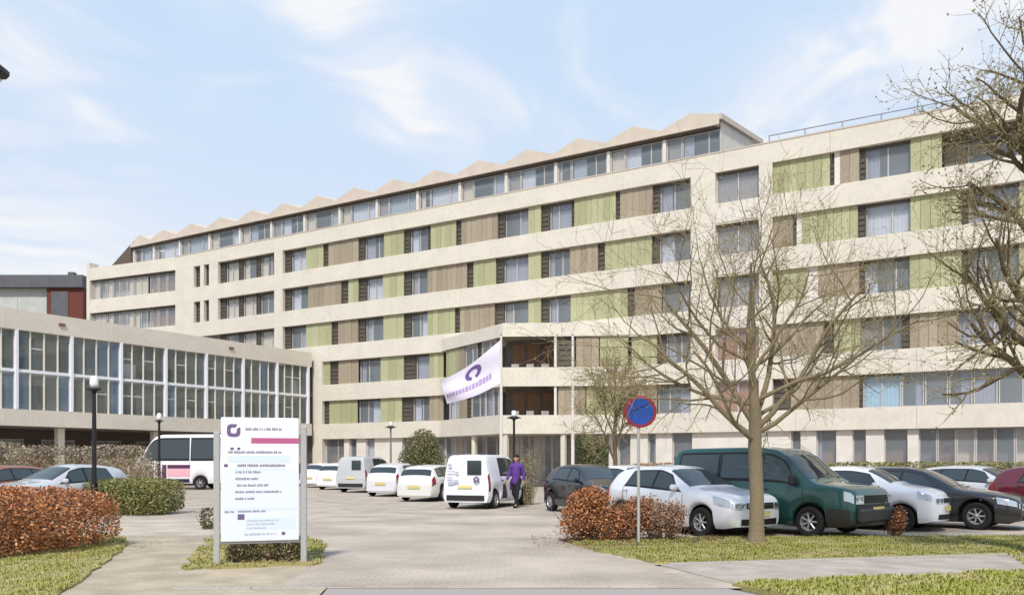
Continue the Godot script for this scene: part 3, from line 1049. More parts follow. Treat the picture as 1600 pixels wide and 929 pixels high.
# folded-plate roof over the set back top storey
func penthouse(B: Node, rng: RandomNumberGenerator) -> void:
	var w0 := -1.0
	var wall := MB.new()
	wall.span(Vector3(-52.2, 18.3, -9), Vector3(1.1, 20.3, -2.6))
	part("top_storey_wall", wall, M.interior, B)
	var joints := [1.45, -2.05, -5.65, -9.3, -13.0, -16.7, -20.3, -24.0, -27.6, -31.2, -34.8, -38.4, -42.1, -45.9, -49.4, -52.2]
	for k in joints.size() - 1:
		var u1: float = joints[k]
		var u0: float = joints[k + 1]
		var um := (u0 + u1) * 0.5
		# folded plate of this bay
		var mb := MB.new()
		var lo := 20.86
		var hi := 21.50
		var bt := 20.55
		var zb := -9.5
		var lr := 21.14 if k == 0 else lo
		for half in [[u0, lo, um, hi], [um, hi, u1, lr]]:
			var p0 := Vector3(half[0], bt, w0 + 0.35)
			var p1 := Vector3(half[2], bt, w0 + 0.35)
			var t0 := Vector3(half[0], half[1], w0 + 0.35)
			var t1 := Vector3(half[2], half[3], w0 + 0.35)
			var rise := Vector3(0, 1.2, zb - w0)
			mb.quad(p0, p1, t1, t0)
			mb.quad(t0, t1, t1 + rise, t0 + rise)
			mb.quad(p1, p0, p0 + Vector3(0, 0, -0.5), p1 + Vector3(0, 0, -0.5))
		part("roof_fold", mb, M.roof_fascia, B)
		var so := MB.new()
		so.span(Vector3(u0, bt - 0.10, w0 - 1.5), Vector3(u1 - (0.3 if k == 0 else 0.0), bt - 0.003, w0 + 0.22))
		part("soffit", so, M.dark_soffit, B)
		var post := MB.new()
		post.span(Vector3(u0 + 0.0, 18.76, w0 - 0.2), Vector3(u0 + 0.20, 20.40, w0 + 0.06))
		part("post", post, M.white_render, B)
		# glazing of the bay
		var y1 := 20.41
		window(B, rng, u0 + 0.22, u0 + 1.15, 18.8, y1, w0 - 0.06, true, 0.5, "pane", 0.0, "curtain_beige" if k % 3 else "blind_grey")
		window(B, rng, u0 + 1.18, u1 - 0.05, 18.8, y1, w0 - 0.06, true, 0.7, "pane", 0.0, "curtain_white" if k % 2 else "curtain_blue_grey")
	# white end wall seen past the last post, under the rising roof edge
	var en := MB.new()
	var e0 := Vector3(1.38, 18.3, w0 - 0.05)
	var bk0 := Vector3(0, 0, -8.4)
	en.quad(e0, e0 + bk0, e0 + bk0 + Vector3(0, 3.8, 0), e0 + Vector3(0, 2.6, 0))
	part("end_wall", en, M.white_render, B)
	var ed := MB.new()
	var d0 := Vector3(1.45, 21.14, w0 + 0.35)
	ed.box(d0 + Vector3(0.06, 0.44, -4.25), Vector3(0.16, 0.30, 8.6), Basis(Vector3.RIGHT, 0.14))
	part("end_fascia", ed, M.roof_fascia, B)
	# low sloped closure at the left end
	var sl := MB.new()
	var q0 := Vector3(-52.2, 20.85, w0 + 0.3)
	var q1 := Vector3(-55.9, 18.75, w0 + 0.3)
	var bk := Vector3(0, 0, -7)
	sl.quad(q1, Vector3(-52.2, 18.75, w0 + 0.3), q0, q1 + Vector3(0, 0.02, 0))
	sl.quad(q0 + bk, q1 + bk, q1, q0)
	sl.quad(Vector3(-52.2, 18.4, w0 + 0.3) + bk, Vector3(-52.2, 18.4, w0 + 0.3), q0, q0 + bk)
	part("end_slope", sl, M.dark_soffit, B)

func left_end(B: Node, rng: RandomNumberGenerator) -> void:
	var h := Node3D.new()
	# turned a few degrees towards the street; x runs to the right, ending at the bend
	var t := deg_to_rad(7.0)
	h.transform = Transform3D(Basis(Vector3(cos(t), 0, -sin(t)), Vector3.UP, Vector3(sin(t), 0, cos(t))), Vector3(-45.1, 0, 0))
	var core := MB.new()
	core.span(Vector3(-10.4, 0, -11), Vector3(-0.1, 18.0, -0.9))
	part("core_wall", core, M.interior, h)
	for b in [[11.8, 12.98], [14.7, 15.88], [17.62, 18.7]]:
		var mb := MB.new()
		mb.span(Vector3(-10.6, b[0], -0.9), Vector3(0, b[1], 0.0))
		part("parapet_band", mb, M.concrete, h)
	var pr := MB.new()
	pr.span(Vector3(-10.6, 9, -0.9), Vector3(-10.2, 19.2, 0.02))
	part("pier", pr, M.concrete, h)
	for y in [[10.08, 11.8], [12.98, 14.7], [15.88, 17.62]]:
		for k in 4:
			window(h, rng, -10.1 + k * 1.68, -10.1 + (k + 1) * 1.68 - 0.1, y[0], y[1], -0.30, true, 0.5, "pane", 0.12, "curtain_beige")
		var bk := MB.new()
		bk.span(Vector3(-3.2, y[0], -0.7), Vector3(-0.2, y[1], -0.6))
		part("brown_back_wall", bk, M.interior_brown, h)
		for k in 3:
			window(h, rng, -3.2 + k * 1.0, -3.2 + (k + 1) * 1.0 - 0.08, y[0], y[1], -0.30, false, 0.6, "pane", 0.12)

	hand_over(h, B)

# ---------------------------------------------------------------- glass wing
func build_wing() -> void:
	var W := thing("glass_wing", "low glazed wing with cream roof band, raised on the left of the main building", "building")
	frame_node(W, P(-14.88, 63.5), Vector3(0.5243, 0, -0.8515), Vector3(0.8515, 0, 0.5243))
	var rng := RandomNumberGenerator.new()
	rng.seed = 88
	var x0 := -34.2
	for b in [[3.45, 4.32, "lower_band"], [8.5, 9.55, "roof_band"]]:
		var u := x0
		while u < -0.1:
			var mb := MB.new()
			var e := minf(0.0, u + 6.1)
			mb.span(Vector3(u, b[0], -0.35), Vector3(e - 0.01, b[1], 0.12))
			part(b[2], mb, M.concrete_shade_band, W)
			u += 6.1
	var rf := MB.new()
	rf.span(Vector3(x0, 9.2, -12), Vector3(0, 9.45, -0.35))
	rf.span(Vector3(x0, 9.45, -12), Vector3(0, 9.62, -11.7))
	part("flat_roof", rf, M.roofing, W)
	for u in [-19.2, -7.6]:
		var sp := MB.new()
		sp.span(Vector3(u, 9.0, 0.12), Vector3(u + 0.35, 9.14, 0.2))
		part("rain_spout", sp, M.interior_brown, W)
	for y in [3.5, 6.2, 8.9]:
		var fl := MB.new()
		fl.span(Vector3(x0, y, -10), Vector3(0, y + 0.3, -0.36))
		part("floor_slab", fl, M.interior, W)
	# glazing grid, module .755
	var n := 45
	for k in n + 1:
		var u := -0.3 - k * 0.755
		var major := k % 4 == 0
		var mb := MB.new()
		if major:
			mb.cbox(Vector3(u, 6.41, 0.02), Vector3(0.17, 4.18, 0.22), 0.01)
		else:
			mb.cbox(Vector3(u, 6.41, -0.02), Vector3(0.07, 4.18, 0.10), 0.008)
		part("mullion", mb, M.mullion if major else M.mullion_cream, W)
	for f in [[4.32, 6.28], [6.44, 8.5]]:
		for k in n:
			var u1 := -0.3 - k * 0.755 - 0.04
			var u0 := u1 - 0.755 + 0.08
			var mb := MB.new()
			mb.quad(Vector3(u0, f[0], -0.03), Vector3(u1, f[0], -0.03), Vector3(u1, f[1], -0.03), Vector3(u0, f[1], -0.03))
			part("pane", mb, M[["pane_green", "pane_green", "pane_green", "pane_green", "pane_green", "pane_blue", "pane_dark", "pane_green"][rng.randi() % 8]], W)
			if k % 4 != 0 and rng.randf() < 0.4:
				var y: float = f[0] + (f[1] - f[0]) * 0.55
				var tr := MB.new()
				tr.span(Vector3(u0, y, -0.08), Vector3(u1, y + 0.06, -0.04))
				part("transom", tr, M.mullion_cream, W)
	var k2 := 0
	while k2 < 11:
		var tr := MB.new()
		var u1 := -0.3 - k2 * 3.02
		tr.span(Vector3(u1 - 3.02 + 0.09, 6.28, -0.08), Vector3(u1 - 0.09, 6.44, 0.05))
		part("transom_band", tr, M.mullion, W)
		k2 += 1
	# corridor walls, doors and columns seen through the glass
	for f in [[3.8, 6.2], [6.5, 8.9]]:
		var bw := MB.new()
		bw.span(Vector3(x0, f[0], -3.4), Vector3(0, f[1], -3.2))
		part("corridor_wall", bw, M.interior, W)
		for k in 17:
			var u := x0 + 1.0 + k * 2.0 + rng.randf_range(-0.3, 0.3)
			var dr := MB.new()
			dr.span(Vector3(u, f[0], -3.2), Vector3(u + rng.randf_range(0.8, 1.3), f[0] + 2.05, -3.14))
			part("corridor_door", dr, [M.interior_brown, M.interior_dark, M.slate][rng.randi() % 3], W)
			var it := MB.new()
			it.cbox(Vector3(u + 1.2, f[0] + 0.55, -1.4 - rng.randf()), Vector3(rng.randf_range(0.4, 1.0), rng.randf_range(0.5, 1.3), 0.4), 0.03)
			part("corridor_cupboard", it, [M.interior_dark, M.interior_brown, M.slate, M.curtain_white][rng.randi() % 4], W)
		for k in 6:
			var cl := MB.new()
			cl.cbox(Vector3(-3.0 - k * 6.04, (f[0] + f[1]) * 0.5, -0.8), Vector3(0.35, f[1] - f[0], 0.35), 0.02)
			part("column", cl, M.slate, W)
	# open space below: columns and a dark set back wall
	for k in 6:
		var cl := MB.new()
		cl.cbox(Vector3(-0.6 - k * 6.04, 1.72, -0.6), Vector3(0.4, 3.45, 0.4), 0.03)
		part("support_column", cl, M.concrete_shade_band, W)
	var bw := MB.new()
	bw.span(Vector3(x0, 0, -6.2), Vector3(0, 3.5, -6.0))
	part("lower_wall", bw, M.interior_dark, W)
	for k in 10:
		window(W, rng, x0 + 1.5 + k * 3.2, x0 + 3.6 + k * 3.2, 0.9, 2.9, -5.9, k % 2 == 0)

func build_background() -> void:
	# slab block rising behind the wing
	var b := thing("distant_block", "far grey block with dark flat roof and red brick stair tower at the left", "building", P(-49, 92))
	var mb := MB.new()
	mb.span(Vector3(-26, 0, -8), Vector3(-0.6, 20.0, 0))
	part("wall", mb, M.pale_panel, b)
	mb = MB.new()
	mb.span(Vector3(-27, 20.0, -9), Vector3(3.4, 21.3, 0.8))
	part("roof", mb, M.slate, b)
	mb = MB.new()
	mb.span(Vector3(-0.6, 0, -6), Vector3(3.3, 20.0, 0.4))
	part("stair_tower", mb, M.brick_red, b)
	mb = MB.new()
	mb.span(Vector3(-0.1, 16.6, 0.38), Vector3(1.7, 19.6, 0.46))
	part("tower_window", mb, M.slate, b)
	for k in 8:
		mb = MB.new()
		mb.span(Vector3(-25 + k * 3.0, 17.0, 0), Vector3(-21.8 + k * 3.0, 17.08, 0.05))
		mb.span(Vector3(-25 + k * 3.0, 16.9, 0), Vector3(-24.92 + k * 3.0, 20.0, 0.05))
		part("wall_joint", mb, M.window_frame, b)
	mb = MB.new()
	mb.cbox(Vector3(0.9, 21.7, -2), Vector3(0.7, 0.9, 0.7), 0.05)
	part("chimney", mb, M.slate, b)
	# pale wall stub between block and main building
	var far := [[-150, 150, 9], [-95, 170, 12], [60, 120, 8], [110, 140, 11], [170, 160, 10]]
	for k in far.size():
		pass

# ---------------------------------------------------------------- vehicles
class Profile:
	var xs: Array
	var ys: Array
	var ms := []
	func _init(pts: Array) -> void:
		for p in pts:
			xs.push_back(float(p[0]))
			ys.push_back(float(p[1]))
		var n := xs.size()
		var sl := []
		for k in n - 1:
			sl.push_back((ys[k + 1] - ys[k]) / (xs[k + 1] - xs[k]))
		for k in n:
			if k == 0:
				ms.push_back(sl[0])
			elif k == n - 1:
				ms.push_back(sl[n - 2])
			else:
				var a: float = sl[k - 1]
				var b: float = sl[k]
				ms.push_back(0.0 if a * b <= 0 else 2.0 * a * b / (a + b))
	func at(x: float) -> float:
		var n := xs.size()
		if x <= xs[0]:
			return ys[0]
		if x >= xs[n - 1]:
			return ys[n - 1]
		var k := 0
		while x > xs[k + 1]:
			k += 1
		var h: float = xs[k + 1] - xs[k]
		var t: float = (x - xs[k]) / h
		var t2 := t * t
		var t3 := t2 * t
		return ys[k] * (2 * t3 - 3 * t2 + 1) + ms[k] * h * (t3 - 2 * t2 + t) + ys[k + 1] * (3 * t2 - 2 * t3) + ms[k + 1] * h * (t3 - t2)

class Car:
	var L: float
	var W: float
	var H: float
	var top: Profile
	var sh: Profile
	var wd: Profile
	var base := 0.2
	var belt := 0.9
	var wr := 0.66
	var R := 0.31
	var wf := 0.8
	var wb := 3.4
	var s: Dictionary
	func _init(q: Dictionary) -> void:
		s = q
		L = q.L
		W = q.W
		H = q.H
		top = Profile.new(q.top)
		sh = Profile.new(q.sh)
		wd = Profile.new(q.wd)
		base = q.base
		belt = q.belt
		wr = q.wr
		R = q.R
		wf = q.wf
		wb = q.wb
	func low(x: float) -> float:
		var b := base
		if x < 0.25:
			b = base + 0.05 * (1.0 - x / 0.25)
		for c in [wf, wb]:
			var r := R + 0.065
			var d := absf(x - c)
			if d < r:
				b = maxf(b, R + sqrt(r * r - d * d))
		return b
	# half section: v from 0 (sill) over 3 (shoulder) and 4 (roof rail) to 6 (middle of the roof)
	func half(x: float, v: float) -> Vector3:
		var w := W * 0.5 * wd.at(x)
		var yb := low(x)
		var ys := sh.at(x)
		var yt := top.at(x)
		ys = minf(ys, yt - 0.03)
		yb = minf(yb, ys - 0.06)
		var k := clampf((yt - ys) / (H - belt), 0.0, 1.0)
		var x4 := lerpf(w * 0.90, W * 0.5 * wr, k)
		var y4 := lerpf(lerpf(ys, yt, 0.72), yt - 0.085, k)
		var p := [Vector2(w * 0.90, yb), Vector2(w * 0.985, lerpf(yb, ys, 0.22)), Vector2(w, lerpf(yb, ys, 0.62)), Vector2(w * 0.966, ys), Vector2(x4, y4), Vector2(x4 * 0.66, yt - 0.012 - 0.012 * k), Vector2(0, yt)]
		var i := mini(int(v), 5)
		var t := v - i
		var a: Vector2 = p[maxi(i - 1, 0)]
		var b: Vector2 = p[i]
		var c: Vector2 = p[i + 1]
		var d: Vector2 = p[mini(i + 2, 6)]
		if i == 5:
			d = Vector2(-c.x - 0.3, c.y)
		var q := b.cubic_interpolate(c, a, d, t)
		# sharper at shoulder: stay near the straight line between shoulder and rail
		if i == 3:
			q = q.lerp(b.lerp(c, t), 0.75)
		return Vector3(L * 0.5 - x, q.y, maxf(q.x, 0.0))
	func stations(fine: bool) -> Array:
		var st := []
		var k := 0.0
		var step := 0.07 if fine else 0.14
		while k < L:
			st.push_back(k)
			k += step
		st.append_array([0.02, 0.05, 0.1, L - 0.1, L - 0.05, L - 0.02, L])
		for c in [wf, wb]:
			var r := R + 0.065
			for t in 9:
				st.push_back(c + r * cos(PI * t / 8.0))
			st.push_back(c - r - 0.004)
			st.push_back(c + r + 0.004)
		st.sort()
		var o := [st[0]]
		for x in st:
			if x - o[o.size() - 1] > 0.003:
				o.push_back(x)
		return o
	func bulge(z: float, zr: float, b: float) -> float:
		if zr < 0.01:
			return 0.0
		return b * (1.0 - (z / zr) * (z / zr)) * clampf(zr / (W * 0.4), 0.0, 1.0)
	func body(fine: bool) -> ArrayMesh:
		var mb := MB.new()
		var st := stations(fine)
		var vs := []
		var nv := 22 if fine else 12
		for k in nv + 1:
			vs.push_back(6.0 * k / nv)
		for side in [1, -1]:
			var rows := []
			for x in st:
				var line := []
				for v in vs:
					var q := half(x, v)
					q.z *= side
					line.push_back(q)
				rows.push_back(line)
			mb.grid(rows, side > 0)
		for e in 2:
			var x: float = 0.0 if e == 0 else L
			var rows := []
			for v in vs:
				var q := half(x, v)
				var line := []
				for k in 9:
					var z := q.z * (k / 4.0 - 1.0)
					line.push_back(Vector3(q.x + (1 if e == 0 else -1) * bulge(z, q.z, s.get("nose", 0.10) if e == 0 else s.get("tail", 0.05)), q.y, z))
				rows.push_back(line)
			mb.grid(rows, e == 1)
		return mb.mesh()
	# patch of the skin between two slanted edges: x at v0 / v1 for both edges
	func skin(v0: float, v1: float, f0: float, f1: float, r0: float, r1: float, off: float, sides := [1, -1], nx := 8, nv := 5) -> MB:
		var mb := MB.new()
		for side in sides:
			var rows := []
			for i in nx + 1:
				var line := []
				for j in nv + 1:
					var t := float(j) / nv
					var v := lerpf(v0, v1, t)
					var x := lerpf(lerpf(f0, f1, t), lerpf(r0, r1, t), float(i) / nx)
					var q := half(x, v)
					var dx := half(x + 0.02, v) - half(x - 0.02, v)
					var dv := half(x, minf(v + 0.05, 6.0)) - half(x, maxf(v - 0.05, 0.0))
					var nn := dv.cross(dx).normalized()
					if nn.length() < 0.5:
						nn = Vector3.UP
					q += nn * off
					if v > 5.99:
						q.z = 0
					q.z *= side
					line.push_back(q)
				rows.push_back(line)
			mb.grid(rows, side > 0)
		return mb
	# rectangle on the nose (e 0) or the tail (e 1)
	func face(e: int, z0: float, z1: float, y0: float, y1: float, off: float) -> MB:
		var mb := MB.new()
		var rows := []
		for i in 3:
			var line := []
			var y := lerpf(y0, y1, i / 2.0)
			var v := 0.0
			var xx: float = 0.0 if e == 0 else L
			while v < 5.9 and half(xx, v).y < y:
				v += 0.1
			var zr := maxf(half(xx, v).z, 0.05)
			for k in 9:
				var z := lerpf(z0, z1, k / 8.0)
				line.push_back(Vector3((L * 0.5 if e == 0 else -L * 0.5) + (1 if e == 0 else -1) * (bulge(clampf(z, -zr, zr), zr, s.get("nose", 0.10) if e == 0 else s.get("tail", 0.05)) + off), y, z))
			rows.push_back(line)
		mb.grid(rows, e == 1)
		return mb

const HATCH := {"L": 4.06, "W": 1.75, "H": 1.52, "base": 0.19, "belt": 0.93, "wr": 0.66, "R": 0.31, "wf": 0.82, "wb": 3.41,
	"top": [[0, 0.76], [0.05, 0.84], [0.2, 0.91], [0.6, 0.98], [1.0, 1.03], [1.14, 1.06], [1.55, 1.26], [1.95, 1.45], [2.3, 1.515], [2.8, 1.51], [3.4, 1.45], [3.66, 1.38], [3.95, 1.03], [4.02, 0.92], [4.06, 0.74]],
	"sh": [[0, 0.70], [0.1, 0.77], [0.4, 0.85], [1.1, 0.91], [2.0, 0.93], [3.3, 0.99], [3.8, 0.98], [4.0, 0.86], [4.06, 0.70]],
	"wd": [[0, 0.80], [0.06, 0.87], [0.25, 0.945], [0.6, 0.985], [1.2, 1.0], [3.0, 1.0], [3.6, 0.975], [3.9, 0.90], [4.0, 0.86], [4.06, 0.80]],
	"cowl": 1.14, "ws": 1.95, "bl": 3.70, "bh": 3.93, "side": [[1.42, 1.86, 2.28, 2.26], [2.34, 2.32, 3.22, 3.06]], "nose": 0.13,
	"lights": [2.35, 3.2, 0.02, 0.03, 0.42, 0.50], "grille": [-0.42, 0.42, 0.61, 0.735], "intake": [-0.55, 0.55, 0.27, 0.40], "tails": [1.9, 3.4, 3.82, 3.84, 4.0, 3.98], "trim": false}
const SMALL := {"L": 3.57, "W": 1.64, "H": 1.49, "base": 0.20, "belt": 0.93, "wr": 0.66, "R": 0.29, "wf": 0.70, "wb": 3.0,
	"top": [[0, 0.80], [0.05, 0.89], [0.2, 0.97], [0.5, 1.03], [0.75, 1.07], [0.85, 1.10], [1.15, 1.28], [1.5, 1.43], [1.95, 1.485], [2.4, 1.48], [2.95, 1.38], [3.2, 1.24], [3.45, 1.0], [3.53, 0.86], [3.57, 0.7]],
	"sh": [[0, 0.74], [0.1, 0.82], [0.4, 0.90], [1.0, 0.93], [2.0, 0.93], [3.0, 0.96], [3.4, 0.9], [3.57, 0.66]],
	"wd": [[0, 0.72], [0.06, 0.83], [0.25, 0.93], [0.6, 0.985], [1.2, 1.0], [2.6, 1.0], [3.2, 0.95], [3.45, 0.87], [3.57, 0.76]],
	"cowl": 0.85, "ws": 1.50, "bl": 3.0, "bh": 3.38, "side": [[1.12, 1.46, 2.35, 2.25], [2.42, 2.32, 2.9, 2.7]], "nose": 0.15,
	"lights": [2.45, 3.25, 0.06, 0.08, 0.34, 0.36], "grille": [-0.30, 0.30, 0.66, 0.77], "intake": [-0.5, 0.5, 0.28, 0.40], "tails": [2.2, 3.2, 3.36, 3.38, 3.5, 3.48], "trim": false}
const ESTATE := {"L": 4.55, "W": 1.79, "H": 1.47, "base": 0.18, "belt": 0.93, "wr": 0.63, "R": 0.32, "wf": 0.9, "wb": 3.62,
	"top": [[0, 0.64], [0.05, 0.72], [0.2, 0.80], [0.7, 0.89], [1.2, 0.95], [1.35, 0.99], [1.8, 1.22], [2.2, 1.40], [2.6, 1.46], [3.2, 1.46], [4.0, 1.39], [4.2, 1.32], [4.45, 1.0], [4.52, 0.88], [4.55, 0.72]],
	"sh": [[0, 0.58], [0.1, 0.66], [0.5, 0.76], [1.3, 0.86], [2.2, 0.90], [3.6, 0.95], [4.3, 0.95], [4.5, 0.8], [4.55, 0.68]],
	"wd": [[0, 0.78], [0.06, 0.86], [0.3, 0.95], [0.7, 0.99], [1.2, 1.0], [3.4, 1.0], [4.1, 0.96], [4.4, 0.89], [4.55, 0.8]],
	"cowl": 1.35, "ws": 2.2, "bl": 4.22, "bh": 4.43, "side": [[1.68, 2.1, 2.58, 2.56], [2.64, 2.62, 3.45, 3.36], [3.52, 3.42, 4.05, 3.95]], "nose": 0.14,
	"lights": [2.35, 3.15, 0.02, 0.03, 0.46, 0.5], "grille": [-0.4, 0.4, 0.50, 0.62], "intake": [-0.6, 0.6, 0.25, 0.35], "tails": [2.1, 3.3, 4.3, 4.32, 4.5, 4.48], "trim": false}
const VAN := {"L": 4.70, "W": 1.84, "H": 1.93, "base": 0.24, "belt": 1.10, "wr": 0.76, "R": 0.32, "wf": 0.98, "wb": 3.90,
	"top": [[0, 0.93], [0.05, 1.01], [0.2, 1.07], [0.6, 1.13], [0.85, 1.17], [0.95, 1.21], [1.3, 1.48], [1.65, 1.77], [1.95, 1.89], [2.5, 1.93], [4.2, 1.92], [4.5, 1.88], [4.62, 1.72], [4.68, 1.2], [4.70, 0.85]],
	"sh": [[0, 0.86], [0.1, 0.94], [0.4, 1.01], [0.95, 1.06], [1.5, 1.09], [4.5, 1.12], [4.66, 1.05], [4.70, 0.8]],
	"wd": [[0, 0.86], [0.06, 0.91], [0.25, 0.96], [0.7, 0.99], [1.2, 1.0], [4.3, 1.0], [4.6, 0.97], [4.70, 0.92]],
	"cowl": 0.95, "ws": 1.66, "bl": 4.64, "bh": 4.675, "side": [[1.2, 1.58, 2.12, 2.10], [2.22, 2.20, 3.2, 3.2], [3.3, 3.3, 4.4, 4.36]], "nose": 0.12,
	"lights": [2.3, 3.1, 0.02, 0.03, 0.20, 0.22], "grille": [-0.52, 0.52, 0.74, 0.90], "intake": [-0.6, 0.6, 0.33, 0.46], "tails": [1.6, 3.0, 4.56, 4.56, 4.67, 4.67], "trim": true}
const CITYVAN := {"L": 4.15, "W": 1.74, "H": 1.84, "base": 0.22, "belt": 1.02, "wr": 0.78, "R": 0.31, "wf": 0.82, "wb": 3.5,
	"top": [[0, 0.70], [0.05, 0.80], [0.2, 0.92], [0.6, 1.02], [0.9, 1.08], [1.0, 1.13], [1.4, 1.48], [1.7, 1.69], [2.0, 1.79], [2.5, 1.83], [3.7, 1.83], [4.0, 1.80], [4.1, 1.7], [4.14, 1.2], [4.15, 0.8]],
	"sh": [[0, 0.62], [0.1, 0.74], [0.4, 0.88], [1.0, 0.98], [2.0, 1.02], [4.0, 1.06], [4.12, 1.0], [4.15, 0.75]],
	"wd": [[0, 0.82], [0.06, 0.88], [0.25, 0.95], [0.7, 0.99], [1.2, 1.0], [3.8, 1.0], [4.05, 0.975], [4.15, 0.94]],
	"cowl": 1.0, "ws": 1.7, "bl": 4.115, "bh": 4.14, "side": [[1.3, 1.62, 2.2, 2.18], [2.3, 2.28, 3.1, 3.1]], "nose": 0.12,
	"lights": [2.3, 3.1, 0.02, 0.03, 0.35, 0.4], "grille": [-0.4, 0.4, 0.52, 0.62], "intake": [-0.5, 0.5, 0.28, 0.36], "tails": [1.6, 3.2, 4.02, 4.02, 4.12, 4.12], "trim": true}
const BUS := {"L": 6.2, "W": 2.05, "H": 3.05, "base": 0.34, "belt": 1.55, "wr": 0.88, "R": 0.37, "wf": 1.15, "wb": 4.75,
	"top": [[0, 0.95], [0.05, 1.05], [0.2, 1.15], [0.6, 1.35], [0.9, 1.5], [1.4, 2.1], [1.75, 2.55], [2.1, 2.9], [2.6, 3.03], [5.8, 3.05], [6.1, 2.95], [6.17, 2.0], [6.2, 1.0]],
	"sh": [[0, 0.85], [0.1, 0.95], [0.5, 1.2], [1.0, 1.4], [1.6, 1.5], [6.0, 1.5], [6.2, 0.95]],
	"wd": [[0, 0.84], [0.06, 0.89], [0.3, 0.95], [0.8, 0.99], [1.3, 1.0], [5.9, 1.0], [6.2, 0.94]],
	"cowl": 0.9, "ws": 1.85, "bl": 6.10, "bh": 6.16, "side": [[1.35, 1.8, 2.35, 2.35], [2.45, 2.45, 4.1, 4.1], [4.25, 4.25, 5.85, 5.85]], "nose": 0.12,
	"lights": [2.3, 3.1, 0.02, 0.03, 0.3, 0.35], "grille": [-0.5, 0.5, 0.7, 0.85], "intake": [-0.6, 0.6, 0.42, 0.55], "tails": [1.6, 2.8, 6.05, 6.05, 6.18, 6.18], "trim": true}

var car_cache := {}

func wheel_meshes(R: float) -> Array:
	var key := "wheel%f" % R
	if car_cache.has(key):
		return car_cache[key]
	var b := Basis(Vector3(1, 0, 0), PI / 2)
	var ty := MB.new()
	ty.lathe([[R * 0.62, -0.095], [R * 0.9, -0.10], [R * 0.975, -0.08], [R, -0.05], [R, 0.05], [R * 0.975, 0.08], [R * 0.9, 0.10], [R * 0.62, 0.095], [R * 0.60, 0.02], [R * 0.62, -0.095]], Vector3.ZERO, b, 28)
	var rm := MB.new()
	for s in [1.0]:
		rm.lathe([[R * 0.62, 0.092], [R * 0.58, 0.07], [R * 0.55, 0.02], [R * 0.50, 0.015]], Vector3.ZERO, b, 24)
		for k in 7:
			var a := TAU * k / 7
			var d := Vector3(cos(a), sin(a), 0)
			rm.cbox(d * R * 0.33 + Vector3(0, 0, 0.06), Vector3(R * 0.58, R * 0.13, 0.035), 0.012, Basis(d, Vector3(-d.y, d.x, 0), Vector3(0, 0, 1)))
		rm.lathe([[0.0, 0.098], [R * 0.12, 0.092], [R * 0.17, 0.07], [R * 0.17, 0.03]], Vector3.ZERO, b, 16)
	var hub := MB.new()
	hub.lathe([[R * 0.6, 0.012], [0.0, 0.012]], Vector3.ZERO, b, 20)
	car_cache[key] = [ty.mesh(), rm.mesh(), hub.mesh()]
	return car_cache[key]

